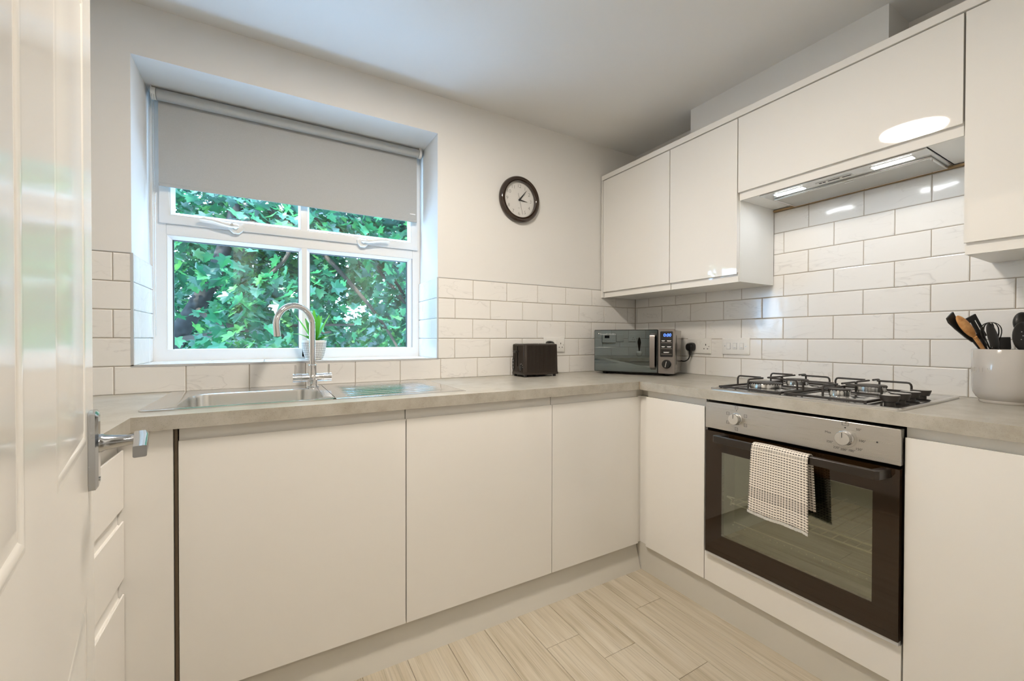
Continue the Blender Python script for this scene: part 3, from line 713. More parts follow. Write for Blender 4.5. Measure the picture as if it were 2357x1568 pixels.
# ---------------------------------------------------------------- clock
cc = (1.2125, YW, 1.8865)
ck = thing('wall_clock', 'round brown-rimmed wall clock with thin black numerals', 'clock', cc)
MC = Matrix(((1, 0, 0, 0), (0, 0, -1, 0), (0, 1, 0, 0), (0, 0, 0, 1)))      # lathe axis z -> -y
CT = Matrix.Translation(cc) @ MC
def cpart(mb): return mb.xf(CT)
cpart(MB().lathe([(.126, .0005), (.1285, .010), (.127, .020), (.121, .028), (.113, .031), (.107, .029), (.105, .024), (.103, .026), (.100, .024), (.0985, .012), (.0985, .004), (.118, .0005)], (0, 0, 0), 64, close=True)).build('rim', 'clock_rim', ck, smooth=True, angle=45)
cpart(MB().lathe([(.0988, .0035), (.0988, .006), (.0003, .006)], (0, 0, 0), 48)).build('dial', 'clock_face', ck)
for n in range(1, 13):
    a = n * PI / 6
    nm = MB().text(str(n), .028, Matrix.Translation((math.sin(a) * .076, math.cos(a) * .076, .0063)), .00005, thin=-.0006)
    cpart(nm).build('numeral', 'print_black', ck)
    cpart(MB().lathe([(.0008, .0062), (.0008, .0064)], (math.sin(a) * .0935, math.cos(a) * .0935, 0), 6)).build('hour_dot', 'print_black', ck)
def hand(ang, l, wd, tail, z):
    M = Matrix.Rotation(-math.radians(ang), 4, 'Z')
    return cpart(MB().prism([(-wd, -tail), (wd, -tail), (wd * 1.3, .002), (.0006, l), (-.0006, l), (-wd * 1.3, .002)], z, z + .0006, lambda a, x, y: (x, y, a)).xf(M))
hand(96, .052, .0035, .006, .009).build('hour_hand', 'print_black', ck)
hand(39, .073, .0035, .008, .0105).build('minute_hand', 'print_black', ck)
hand(166, .082, .0005, .036, .012).build('second_hand', 'print_black', ck)
cpart(MB().lathe([(.004, .006), (.004, .0135), (.0004, .0138)], (0, 0, 0), 14)).build('spindle', 'print_black', ck)
cpart(MB().box(-.0075, .0075, -.045, -.0442, .0061, .0063)).build('maker_line', 'print_black', ck)
cpart(MB().add([(.0985 * math.cos(2 * PI * i / 48), .0985 * math.sin(2 * PI * i / 48), .0205) for i in range(48)], [tuple(range(48))])).build('glass', 'clock_glass', ck)

# ---------------------------------------------------------------- wall accessories
def socket(name, label, M, n_sw):
    t = thing(name, label, 'socket' if name == 'wall_socket' else 'switch', tuple(M.translation))
    WMl = M
    def put(mb): return mb.xf(WMl)
    wd = .147 if name == 'wall_socket' else .148
    put(MB().loft([[(x, y, .0005) for x, y in rr(-wd / 2, wd / 2, -.0435, .0435, .004, 3)], [(x, y, .007) for x, y in rr(-wd / 2, wd / 2, -.0435, .0435, .004, 3)], [(x, y, .0095) for x, y in rr(-wd / 2 + .006, wd / 2 - .006, -.0375, .0375, .003, 3)]], True, True)).build('plate', 'white_plastic', t, smooth=True, angle=20)
    if name == 'wall_socket':
        for s in (-1, 1):
            put(MB().box(s * .012 - .0045, s * .012 + .0045, .008, .026, .0095, .0125)).build('rocker', 'white_plastic', t)
            cx = s * .043
            put(MB().box(cx - .0022, cx + .0022, -.004 + .005, .006 + .005, .0095, .0098).box(cx - .0145, cx - .0075, -.0185, -.0145, .0095, .0098).box(cx + .0075, cx + .0145, -.0185, -.0145, .0095, .0098)).build('pin_slots', 'print_black', t)
        for s in (-1, 1): put(MB().cyl((s * .062, -.003, .0095), (s * .062, -.003, .0101), .0022, seg=8)).build('screw', 'steel_light', t)
    else:
        for s in (-1, 0, 1):
            r_ = put(MB().ring(s * .036 - .011, s * .036 + .011, -.017, .017, [(0, 0), (.001, 0), (.001, .001), (0, .001)]).xf(Matrix(((1, 0, 0, 0), (0, 0, 1, 0), (0, -1, 0, .0105), (0, 0, 0, 1))))).build('rocker_frame', 'tile_trim', t)
            put(MB().box(s * .036 - .0095, s * .036 + .0095, -.0155, .0155, .0095, .0125)).build('rocker', 'white_plastic', t, bevel=.001)
            if s > -1: put(MB().box(s * .036 - .006, s * .036 + .006, -.0105, -.0065, .0125, .0127)).build('legend', 'tile_trim', t)
        for s in (-1, 1): put(MB().cyl((s * .056, 0, .0095), (s * .056, 0, .0101), .0022, seg=8)).build('screw', 'steel_light', t)
    return t
MTB = lambda x, z: Matrix(((1, 0, 0, x), (0, 0, -1, YT), (0, 1, 0, z), (0, 0, 0, 1)))
MTR = lambda y, z: Matrix(((0, 0, -1, XT), (-1, 0, 0, y), (0, 1, 0, z), (0, 0, 0, 1)))
# MTB / MTR: local (x right, y up, z out of the wall)
socket('wall_socket', 'white double socket on the window wall behind the toaster', MTB(1.453, 1.078), 2)
socket('wall_socket', 'white double socket beside the microwave', MTR(1.516, 1.074), 2)
socket('switch_plate', 'white three-switch plate on the hob wall', MTR(1.303, 1.075), 3)
MTL = lambda y, z: Matrix(((0, 0, 1, XL + .008), (1, 0, 0, y), (0, 1, 0, z), (0, 0, 0, 1)))
def single(label, y, slots):
    M = MTL(y, 1.12); t = thing('single_socket', label, 'socket', tuple(M.translation))
    MB().loft([[(x, q_, .0005) for x, q_ in rr(-.0435, .0435, -.0435, .0435, .004, 3)], [(x, q_, .007) for x, q_ in rr(-.0435, .0435, -.0435, .0435, .004, 3)], [(x, q_, .0095) for x, q_ in rr(-.0375, .0375, -.0375, .0375, .003, 3)]], True, True).xf(M).build('plate', 'white_plastic', t, smooth=True, angle=20)
    MB().box(.010, .020, .008, .024, .0095, .0125).xf(M).build('rocker', 'white_plastic', t)
    if slots: MB().box(-.0132, -.0088, .001, .011, .0095, .0098).box(-.0255, -.0185, -.0185, -.0145, .0095, .0098).box(-.0035, .0035, -.0185, -.0145, .0095, .0098).xf(M).build('pin_slots', 'print_black', t)
single('white fused switch plate on the left wall mirrored in the microwave', 1.102, False)
single('white single socket on the left wall mirrored in the microwave', .958, True)
M = MTL(1.235, 1.113); t = thing('heating_controller', 'white heating controller with dark screen mirrored in the microwave door', 'controller', tuple(M.translation))
MB().loft([rr(-.08, .08, -.049, .049, .006, 3, .0005), rr(-.08, .08, -.049, .049, .006, 3, .024), rr(-.076, .076, -.045, .045, .005, 3, .028)], True, True).xf(M).build('case', 'white_plastic', t, smooth=True, angle=25)
MB().box(.0, .055, .004, .036, .028, .0285).xf(M).build('screen', 'panel_black', t)
for bx_ in (-.06, -.045, .05, .064): MB().box(bx_ - .004, bx_ + .004, -.028, -.022, .028, .0295).xf(M).build('button', 'tile_trim', t)
t = thing('bud_vase', 'small white round vase holding a dark feather mirrored in the microwave', 'vase', (-.70, .93, .91))
MB().lathe([(.016, 0), (.024, .003), (.036, .025), (.034, .045), (.022, .058), (.018, .060), (.016, .056), (.0005, .05)], (0, 0, 0), 28).build('vase_body', 'white_plastic', t, local=True, smooth=True)
MB().prism([(-.004, .05), (.004, .05), (.016, .13), (.020, .165), (.010, .205), (0, .22), (-.012, .20), (-.020, .16), (-.014, .12)], -.002, .002, lambda a, y, z: (a, y, z)).build('feather', 'toaster_black', t, local=True)
def plug(label, M, name='power_plug'):
    t = thing(name, label, 'plug', tuple(M.translation))
    MB().loft([rr(-.025, .025, -.024, .025, .018, 4, .011), rr(-.026, .026, -.026, .026, .02, 4, .018), rr(-.024, .024, -.024, .024, .02, 4, .036), rr(-.016, .016, -.016, .018, .014, 4, .046)], True, True).xf(M).build('plug_body', 'black_gloss', t, smooth=True, angle=50)
    return t
# microwave plug and cord
Mp = MTR(1.560, 1.066)
pg = plug('black plug of the microwave in the double socket', Mp)
pts = [(XT - .026, 1.560, 1.045), (XT - .026, 1.562, 1.020), (XT - .028, 1.572, .995), (XT - .032, 1.592, .983), (XT - .038, 1.614, .985), (XT - .046, 1.640, .996), (XT - .055, 1.665, 1.005)]
MB().tube([(XT - .026, 1.56, 1.046), (XT - .026, 1.561, 1.018)], [.0085, .0055], 10).build('strain_relief', 'black_plastic', pg, smooth=True)
def smoothpath(p, n=6):
    p = [Vector(q) for q in p]; out = []
    for i in range(len(p) - 1):
        a, b, c_, d = p[max(i - 1, 0)], p[i], p[i + 1], p[min(i + 2, len(p) - 1)]
        for k in range(n):
            t = k / n; out.append(.5 * ((2 * b) + (c_ - a) * t + (2 * a - 5 * b + 4 * c_ - d) * t * t + (3 * b - a - 3 * c_ + d) * t ** 3))
    return out + [p[-1]]
MB().tube(smoothpath(pts), .0034, 8).build('cord', 'black_plastic', pg, smooth=True)
pg2 = plug('black plug peeping over the back of the toaster', MTB(1.410, 1.074))
MB().tube(smoothpath([(1.410, YT - .024, 1.052), (1.410, YT - .024, 1.0), (1.40, YT - .022, .945), (1.36, YT - .015, .917), (1.30, YT - .012, .9145)]), .0032, 8).build('cord', 'black_plastic', pg2, smooth=True)

# ---------------------------------------------------------------- toaster
ts = thing('toaster', 'dark brown-black ribbed two-slice toaster', 'toaster', (1.150, 1.842, .91), math.radians(-1.5))
TW, TD, TH = .213, .135, .174
def tprof(x0, x1, y0, y1, r, z): return rr(x0, x1, y0, y1, r, 5, z)
MB().loft([tprof(-.004, TW + .006, -.003, TD + .003, .018, .012), tprof(-.004, TW + .006, -.003, TD + .003, .018, .022), tprof(-.001, TW + .003, -.001, TD + .001, .016, .024), tprof(0, TW - .002, .001, TD - .001, .014, TH - .004), tprof(.003, TW - .005, .004, TD - .004, .013, TH)], True, True).build('body', 'toaster_black', ts, local=True, smooth=True, angle=40)
mb = MB()
for i in range(30):
    x = .018 + i * (TW - .036) / 29; mb.box(x - .0013, x + .0013, -.0024, .001, .026, TH - .006)
mb.build('front_ribs', 'toaster_black', ts, local=True, kind='stuff')
mb = MB()
for i in range(17):
    y = .016 + i * (TD - .032) / 16; mb.box(-.0024, .001, y - .0013, y + .0013, .026, TH - .006)
mb.build('end_ribs', 'toaster_black', ts, local=True, kind='stuff')
MB().box(.012, TW - .014, .012, TD - .012, TH, TH + .0022).build('top_plate', 'steel_light', ts, local=True, bevel=.001)
for y in (.032, .078): MB().box(.035, TW - .035, y, y + .026, TH + .0015, TH + .0026).build('bread_slot', 'dark_void', ts, local=True)
MB().box(-.0030, -.0020, .066, .071, .055, TH - .012).build('lever_slot', 'dark_void', ts, local=True)
MB().box(-.024, -.003, .052, .085, .128, .138).build('lever', 'black_plastic', ts, local=True, bevel=.003)
MB().loft([[(-.0035, y, z) for y, z in rr(.100, .122, .035, .098, .010, 4)], [(-.0055, y, z) for y, z in rr(.101, .121, .036, .097, .010, 4)]], True, True).build('button_panel', 'black_gloss', ts, local=True, smooth=True, angle=30)
for z in (.048, .066, .084): MB().sphere((-.006, .111, z), .0032, 8, 6, (.4, 1, 1)).build('button', 'steel_light', ts, local=True, smooth=True)
MB().cyl((-.003, .030, .052), (-.010, .030, .052), .014, .012, 20).build('browning_dial', 'black_plastic', ts, local=True, smooth=True)
for i in range(7):
    a = math.radians(-60 + i * 40); MB().box(-.0036, -.0030, .030 + math.cos(a) * .018 - .0012, .030 + math.cos(a) * .018 + .0012, .052 + math.sin(a) * .018 - .0012, .052 + math.sin(a) * .018 + .0012).build('dial_mark', 'print_white', ts, local=True)
for x in (.014, TW - .016):
    for y in (.014, TD - .014): MB().cyl((x, y, 0), (x, y, .0125), .008, seg=12).build('foot', 'black_plastic', ts, local=True)

# ---------------------------------------------------------------- microwave
mwa = math.radians(-60.5)
mw = thing('microwave', 'silver microwave with mirrored black door and blue display', 'microwave', (1.655, 1.877, .91), mwa)
MW, MD, MH, F_ = .446, .234, .242, .014
MB().box(.004, MW - .002, .020, MD, F_, MH + F_ - .006).build('casing', 'mw_side', mw, local=True, bevel=.003)
MB().loft([[(x, y, z) for x, z in rr(0, .359, F_, MH + F_ - .002, .005, 3)] for y in (.020, .0012)] + [[(x, 0, z) for x, z in rr(.001, .358, F_ + .001, MH + F_ - .003, .005, 3)]], True, True).build('door', 'panel_black', mw, local=True, smooth=True, angle=30)
mg = MB().box(.003, .356, -.0012, -.0002, F_ + .004, MH + F_ - .006).build('door_glass', 'mirror_glass', mw, local=True)
MB().text('Russell Hobbs', .0165, Matrix.Translation((.034, -.0016, MH + F_ - .027)) @ Matrix.Rotation(PI / 2, 4, 'X'), .0001, 'LEFT', -.0004).build('lettering', 'print_white', mg, local=True)
MB().lathe([(.0028, 0), (.0028, .0002)], (0, 0, 0), 10).xf(Matrix.Translation((.027, -.0014, MH + F_ - .023)) @ Matrix.Rotation(PI / 2, 4, 'X')).build('emblem', 'print_white', mg, local=True)
MB().loft([[(x, y, z) for x, z in rr(.3605, MW, F_, MH + F_, .006, 3)] for y in (.020, .0015)] + [[(x, 0, z) for x, z in rr(.3615, MW - .001, F_ + .001, MH + F_ - .001, .006, 3)]], True, True).build('control_panel', 'mw_steel', mw, local=True, smooth=True, angle=30)
hd = MB().prism([(0, .028), (-.030, .040), (-.034, .050), (-.034, .206), (-.030, .216), (0, .228), (0, .218), (-.022, .207), (-.025, .200), (-.025, .056), (-.022, .049), (0, .038)], .322, .348, lambda a, y, z: (a, y, z + F_ - .008)).build('door_handle', 'mw_steel', mw, local=True, smooth=True, angle=25)
kp = MB().loft([[(x, y, z) for x, z in rr(.371, .436, .105, .243, .005, 3)] for y in (-.0003, -.0016)], True, True).build('keypad', 'panel_black', mw, local=True, smooth=True, angle=30)
MB().text('0:00', .0235, Matrix.Translation((.408, -.0022, .222)) @ Matrix.Rotation(PI / 2, 4, 'X') @ Matrix(((1, .12, 0, 0), (0, 1, 0, 0), (0, 0, 1, 0), (0, 0, 0, 1))), .0002).build('display_digits', 'blue_led', kp, local=True)
for z in (.188, .156, .126):
    for x0, x1 in (((.378, .396), (.406, .428)) if z > .13 else ((.388, .418),)):
        MB().box(x0, x1, -.0021, -.0017, z + .004, z + .006).box(x0 + .002, x1 - .003, -.0021, -.0017, z + .001, z + .003).build('key_legend', 'print_white', kp, local=True)
    MB().box(.376, .431, -.0030, -.0016, z - .0075, z - .0045).build('key', 'mw_steel', kp, local=True)
kn = MB().lathe([(.024, 0), (.024, .004), (.0215, .006), (.0210, .018), (.0195, .020), (.0005, .020)], (0, 0, 0), 32).xf(Matrix.Translation((.404, -.0004, .066)) @ Matrix.Rotation(PI / 2, 4, 'X')).build('dial', 'black_gloss', mw, local=True, smooth=True)
MB().box(-.0014, .0014, -.016, .016, 0, .003).xf(Matrix.Translation((.404, -.0203, .066)) @ Matrix.Rotation(PI / 2, 4, 'X') @ Matrix.Rotation(-.2, 4, 'Z')).build('pointer', 'steel_light', kn, local=True)
MB().prism([(.055, .075), (.062, .062), (.069, .075), (.069, .205), (.062, .222), (.055, .205)], MW - .002, MW - .0012, lambda a, y, z: (a, y, z)).build('side_vent', 'black_plastic', mw, local=True)
MB().box(MW - .0022, MW - .0010, .024, MD - .004, F_ + .0275, F_ + .0285).build('casing_seam', 'black_plastic', mw, local=True)
MB().cyl((MW - .002, .112, F_ + .014), (MW - .0004, .112, F_ + .014), .004, seg=12).build('screw', 'chrome', mw, local=True)
for x in (.05, MW - .05):
    for y in (.05, MD - .03): MB().cyl((x, y, 0), (x, y, F_ + .001), .014, .016, 14).build('foot', 'black_plastic', mw, local=True)

# ---------------------------------------------------------------- oven
ov = thing('built_in_oven', 'built-in electric oven with steel control panel and dark glass door', 'oven', (1.8, .757, .25))
OX, OY0, OY1 = 1.522, .4575, 1.060
MB().box(OX + .026, XT - .03, OY0 + .012, OY0 + .03, .25, .855).box(OX + .026, XT - .03, OY1 - .03, OY1 - .012, .25, .855).box(OX + .026, XT - .03, OY0 + .03, OY1 - .03, .25, .29).box(OX + .026, XT - .03, OY0 + .03, OY1 - .03, .72, .855).box(XT - .08, XT - .03, OY0 + .03, OY1 - .03, .29, .72).build('cavity', 'oven_cavity', ov)
cp = MB().box(OX, OX + .025, OY0, OY1, .759, .862).build('control_panel', 'brushed_steel', ov, bevel=.002)
MB().box(OX + .01, OX + .024, OY0 + .004, OY1 - .004, .748, .759).build('vent_gap', 'dark_void', ov)
def oknob(y, z, name):
    M = Matrix.Translation((OX, y, z)) @ Matrix(((0, 0, -1, 0), (-1, 0, 0, 0), (0, 1, 0, 0), (0, 0, 0, 1)))
    k = MB().lathe([(.0225, 0), (.0225, .003), (.0205, .004), (.0205, .020), (.0190, .0225), (.0005, .0230)], (0, 0, 0), 36).xf(M).build('oven_knob', 'polished_steel', ov, smooth=True, angle=40)
    MB().box(-.0006, .0006, .003, .018, .0222, .0236).xf(M).build('pointer', 'print_black', k)
    return M
M1 = oknob(.931, .812, 'a'); M2 = oknob(.588, .812, 'b')
def sym(M, x, y, s=.0062):
    q = MB(); q.ring(x - s, x + s, y - s, y + s, [(0, 0), (.0009, 0), (.0009, .0002), (0, .0002)])
    return q.xf(Matrix(((1, 0, 0, 0), (0, 0, 1, 0), (0, -1, 0, .0004), (0, 0, 0, 1))) @ Matrix.Identity(4))
def put2(q, M): return q.xf(M)
for dx, dy in ((0, .042), (-.034, .016), (-.034, -.018), (.034, .016), (.034, -.018), (0, -.038)):
    q = MB(); s = .0055
    for bx in ((dx - s, dx + s, dy + s - .0009, dy + s), (dx - s, dx + s, dy - s, dy - s + .0009), (dx - s, dx - s + .0009, dy - s, dy + s), (dx + s - .0009, dx + s, dy - s, dy + s), (dx - .002, dx + .002, dy - .0005, dy + .0005)):
        q.box(bx[0], bx[1], bx[2], bx[3], 0, .0004)
    q.xf(M1).build('oven_symbol', 'print_black', cp)
q = MB().lathe([(.0016, 0), (.0016, .0004)], (0, .030, 0), 10).lathe([(.0020, 0), (.0020, .0004)], (.128 - .2, .0, 0), 3)
q = MB().lathe([(.0016, 0), (.0016, .0004)], (0, .031, 0), 10).xf(M1).build('dot_mark', 'print_black', cp)
q = MB().lathe([(.0022, 0), (.0022, .0004)], (0, .031, 0), 10).xf(M2).build('dot_mark', 'print_black', cp)
q = MB().lathe([(.0024, 0), (.0024, .0006)], (.078, 0.003, 0), 10).xf(M2).build('indicator_light', 'print_black', cp)
for txt, ang, rd in (('50\u00b0', 48, .046), ('100\u00b0', 92, .043), ('150\u00b0', 128, .045), ('180\u00b0', 154, .040), ('200\u00b0', 184, .037), ('220\u00b0', 212, .041), ('250\u00b0', 243, .045), ('Max', 281, .046)):
    a = math.radians(ang)
    MB().text(txt, .0098, M2 @ Matrix.Translation((math.sin(a) * rd, math.cos(a) * rd, .0003)), .0001).build('temperature_mark', 'print_black', cp)
MB().text('\u00b0C', .0105, M2 @ Matrix.Translation((0, .046, .0003)), .0001).build('temperature_mark', 'print_black', cp)
q = MB(); s = .0085
for bx in ((-s, s, .046 + s - .0008, .046 + s), (-s, s, .046 - s, .046 - s + .0008), (-s, -s + .0008, .046 - s, .046 + s), (s - .0008, s, .046 - s, .046 + s)): q.box(bx[0], bx[1], bx[2], bx[3], 0, .0004)
q.xf(M2).build('oven_symbol', 'print_black', cp)
q = MB()
for i in range(26):
    a = math.radians(55 + i * 7.6); q.box(-.0003, .0003, .0285, .0305, 0, .0003)
    q.xf(Matrix.Rotation(-a, 4, 'Z'), len(q.v) - 8)
q.xf(M2).build('scale_ticks', 'print_black', cp)
# door
gz0, gz1 = .262, .748
MRt = lambda x: Matrix(((0, 1, 0, x), (1, 0, 0, 0), (0, 0, 1, 0), (0, 0, 0, 1)))   # ring (x->y, y->x)
wy0, wy1, wz0, wz1 = .5195, .990, .345, .672
fr = MB().ring(OY0 + .002, OY1 - .002, gz0, gz1, [(0, 0), (.0, .020), (.0602, .020), (.0602, 0)])
# build the border as four strips so that the window keeps its own size
fr = MB().box(OX, OX + .018, OY0 + .002, OY1 - .002, wz1, gz1).box(OX, OX + .018, OY0 + .002, OY1 - .002, gz0, wz0).box(OX, OX + .018, OY0 + .002, wy0, wz0, wz1).box(OX, OX + .018, wy1, OY1 - .002, wz0, wz1)
od = fr.build('oven_door', 'oven_brown_glass', ov)
MB().box(OX + .0002, OX + .003, wy0, wy1, wz0, wz1).build('window_pane', 'oven_window', od)
MB().box(OX + .014, OX + .016, wy0 - .0, wy1 - .045, wz0 + .03, wz1).build('inner_pane', 'oven_inner_glass', od)
MB().box(OX + .002, OX + .018, OY0 + .002, OY1 - .002, gz0 - .011, gz0 - .0005).build('bottom_rail', 'tile_trim', od)
hd = MB().prism([(OX, .982), (1.468, .990), (1.460, .984), (1.460, .494), (1.466, .486), (OX, .478), (OX, .500), (1.478, .508), (1.478, .968), (OX, .960)], .7205, .7455, lambda a, x, y: (x, y, a)).build('oven_handle', 'handle_black', od, bevel=.0015)
# rack and tray runner inside
rk = MB()
for y in (.53, .985): rk.cyl((1.60, y, .47), (2.03, y, .47), .003, seg=8)
rk.tube(smoothpath([(1.58, .522, .455), (1.58, .527, .478), (1.58, .54, .487), (1.58, .97, .487), (1.58, .983, .478), (1.58, .988, .455)], 4), .0028, 8)
rk.cyl((1.585, .53, .462), (1.585, .985, .462), .0028, seg=8)
for i in range(14):
    y = .55 + i * .032; rk.cyl((1.585, y, .464), (2.03, y, .464), .0016, seg=6)
rk.build('wire_rack', 'rack_steel', ov, smooth=True)
rk = MB()
for i in range(20): rk.sphere((1.57, .525 + i * .0235, .385), .0022, 6, 4)
rk.cyl((1.60, .53, .384), (1.60, .985, .384), .0016, seg=6).build('lower_runner', 'rack_steel', ov, smooth=True)

# ---------------------------------------------------------------- tea towel over the oven handle
tw = MB(); nu, L1, L2 = 28, .222, .168
bar_x0, bar_x1, bt = 1.4555, 1.4825, .7500
path = []
n1 = 26
for i in range(n1 + 1):
    path.append((bar_x0 - .0025, bt - .010 - L1 * (1 - i / n1), i / n1 * L1))
for k, (x, z) in enumerate(((bar_x0 + .002, bt - .002), (bar_x0 + .008, bt + .001), ((bar_x0 + bar_x1) / 2, bt + .0015), (bar_x1 - .006, bt + .001), (bar_x1, bt - .003))):
    path.append((x, z, L1 + .008 * (k + 1)))
n2 = 18
for i in range(n2 + 1): path.append((bar_x1 + .0015, bt - .012 - L2 * i / n2, L1 + .05 + L2 * i / n2))
vs_, uvs = [], []
for (x, z, s) in path:
    front = s < L1; dn = max(0, bt - z) / .22
    for j in range(nu + 1):
        u = j / nu; y = .835 - u * .176
        y += (.006 if front else -.008) * dn * (1 - u) - .006 * dn * u * (1 if front else 2.2)
        rip = .0035 * math.sin(u * 9 + 1.2) * dn + .0018 * math.sin(u * 23) * dn
        zz = z - (.010 * u * dn + .004 * math.sin(u * 6) * dn if front else 0)
        zz += .0015 * math.sin(u * 5)
        vs_.append((x - abs(rip) - .003 * dn if front else x + rip * .3 + .001, y, zz)); uvs.append((u * .176, s if front else .30 + s))
tw.add(vs_, [(i * (nu + 1) + j, i * (nu + 1) + j + 1, (i + 1) * (nu + 1) + j + 1, (i + 1) * (nu + 1) + j) for i in range(len(path) - 1) for j in range(nu)])
two = tw.build('tea_towel', 'towel_check', smooth=True, angle=180)
uvl = two.data.uv_layers.new(name='UVMap')
for lp in two.data.loops: uvl.data[lp.index].uv = uvs[lp.vertex_index]
md = two.modifiers.new('thick', 'SOLIDIFY'); md.thickness = .0022; md.offset = 0
tag(two, 'cream and black checked tea towel hung over the oven handle', 'towel')
fg = MB()
for j in range(90):
    u = j / 89; x, y, z = vs_[0][0] + 0, .835 + .006 * (1 - u) - u * .182, bt - .010 - L1 - (.010 * u + .004 * math.sin(u * 6)) + .0015 * math.sin(u * 5)
    fg.box(x - .0015 - .0035 * abs(math.sin(u * 9 + 1.2)) , x + .0002 - .0035 * abs(math.sin(u * 9 + 1.2)), y - .0007, y + .0007, z - .006 - .002 * random.random(), z + .002)
fg.build('fringe', 'white_plastic', two, kind='stuff')

# ---------------------------------------------------------------- hob
hb = thing('gas_hob', 'stainless steel gas hob with four burners and black pan supports', 'hob', (1.8, .757, .91))
hx0, hx1, hy0, hy1 = 1.537, 2.056, .463, 1.053
MB().loft([rr(hx0, hx1, hy0, hy1, .012, 4, .9103), rr(hx0, hx1, hy0, hy1, .012, 4, .9155), rr(hx0 + .003, hx1 - .003, hy0 + .003, hy1 - .003, .010, 4, .9185), rr(hx0 + .010, hx1 - .010, hy0 + .010, hy1 - .010, .008, 4, .9185), rr(hx0 + .016, hx1 - .016, hy0 + .016, hy1 - .016, .006, 4, .9150)], True, True).build('hob_plate', 'polished_steel', hb, smooth=True, angle=25)
hp = .9150
BUR = [(1.695, .920, .057), (1.945, .925, .042), (1.695, .672, .032), (1.945, .672, .047)]
for bx, by, br in BUR:
    b = MB().lathe([(br + .034, hp), (br + .026, hp + .0018), (br + .012, hp + .0008), (br + .004, hp + .0025), (br * .95, hp + .005), (br * .96, hp + .021), (br * .99, hp + .024), (.001, hp + .024)], (bx, by, 0), 40).build('burner', 'polished_steel', hb, smooth=True, angle=40)
    MB().lathe([(br * .985, hp + .0243), (br * 1.0, hp + .0262), (br * .95, hp + .0285), (.001, hp + .0292)], (bx, by, 0), 40).build('burner_cap', 'black_iron', b, smooth=True)
    q = MB(); n = int(br * 620)
    for i in range(n):
        a = 2 * PI * i / n; q.box(-.0009, .0009, br * .93, br * .995, hp + .0212, hp + .0243); q.xf(Matrix.Translation((bx, by, 0)) @ Matrix.Rotation(a, 4, 'Z'), len(q.v) - 8)
    q.build('flame_ports', 'dark_void', b, kind='stuff')
gz = .9255; ht = .9600
for gy0, gy1, bs in ((.800, 1.037, BUR[:2]), (.553, .790, BUR[2:])):
    g = MB(); gx0, gx1 = 1.572, 2.025; bw = .009
    g.box(gx0, gx1, gy0, gy0 + bw, gz - .008, gz).box(gx0, gx1, gy1 - bw, gy1, gz - .008, gz).box(gx0, gx0 + bw, gy0 + bw, gy1 - bw, gz - .008, gz).box(gx1 - bw, gx1, gy0 + bw, gy1 - bw, gz - .008, gz).box(1.815, 1.825, gy0 + bw, gy1 - bw, gz - .008, gz - .001)
    go = g.build('pan_support', 'black_iron', hb, bevel=.0015)
    for px_ in (gx0 + .006, gx1 - .006):
        for py_ in (gy0 + .006, gy1 - .006): MB().cyl((px_, py_, hp), (px_, py_, gz - .0075), .004, seg=10).build('foot', 'black_plastic', go)
    def finger(p, q, wd=.0035):
        p, q = Vector(p), Vector(q); d = (q - p).normalized()
        pts = [Vector((p.x, p.y, gz - .004)), Vector((p.x, p.y, ht - .012)), Vector((p.x, p.y, ht - .005)) + d * .002, Vector((p.x, p.y, ht - .001)) + d * .006, Vector((p.x, p.y, ht)) + d * .012, Vector((q.x, q.y, ht))]
        MB().tube(pts, wd, 8).build('finger', 'black_iron', go, smooth=True, angle=50)
    for bx, by, br in bs:
        finger((bx, gy1 - .005, 0), (bx, by + .018, 0)); finger((bx, gy0 + .005, 0), (bx, by - .018, 0))
        ex_ = gx0 + .005 if bx < 1.82 else gx1 - .005; sg = 1 if bx < 1.82 else -1
        finger((ex_, by, 0), (bx - sg * .018, by, 0)); finger((1.820, by, 0), (bx + sg * .018, by, 0))
for kx in (1.632, 1.715, 1.798, 1.890):
    k = MB().lathe([(.0135, hp), (.0135, hp + .008), (.012, hp + .0085), (.012, hp + .010), (.0205, hp + .0105), (.0255, hp + .027), (.0250, hp + .029)], (kx, .518, 0), 28).build('hob_knob', 'black_iron', hb, smooth=True, angle=35)
    MB().lathe([(.0245, hp + .0285), (.0245, hp + .0295), (.0005, hp + .0305)], (kx, .518, 0), 28).build('knob_top', 'polished_steel', k, smooth=True)

# ---------------------------------------------------------------- utensil jar and utensils
jc = Vector((2.036, .353)); jr = .080
jar = thing('utensil_jar', 'white glazed ceramic utensil jar embossed with lettering', 'jar', (jc.x, jc.y, .91))
MB().lathe([(.060, .0), (.063, .004), (.062, .010), (.070, .018), (.0765, .032), (.0795, .055), (jr, .10), (jr, .170), (jr - .002, .1725), (jr - .0055, .1725), (jr - .007, .168), (jr - .007, .04), (.06, .012), (.0005, .012)], (0, 0, 0), 64).build('jar_body', 'jar_glaze', jar, local=True, smooth=True, angle=50)
dirc = math.atan2(-jc.y, -jc.x)
for i, ch in enumerate('UTENSILS'):
    a = math.radians(222 + (i - 7) * -0 + 0) ; a = math.radians(160 - (7 - i) * 9.5)
    M = Matrix(((-math.sin(a), 0, math.cos(a), math.cos(a) * (jr - .0004)), (math.cos(a), 0, math.sin(a), math.sin(a) * (jr - .0004)), (0, 1, 0, .105), (0, 0, 0, 1)))
    MB().text(ch, .0225, M, .0011, thin=-.0004).build('embossed_letter', 'jar_glaze', jar, local=True)
def on_axis(base, tip): return Vector(base), Vector(tip)
def frame_from(d, facing):
    d = d.normalized(); s = d.cross(facing).normalized(); n = s.cross(d).normalized(); return d, s, n
camdir = Vector((-F0.x, -F0.y, 0))
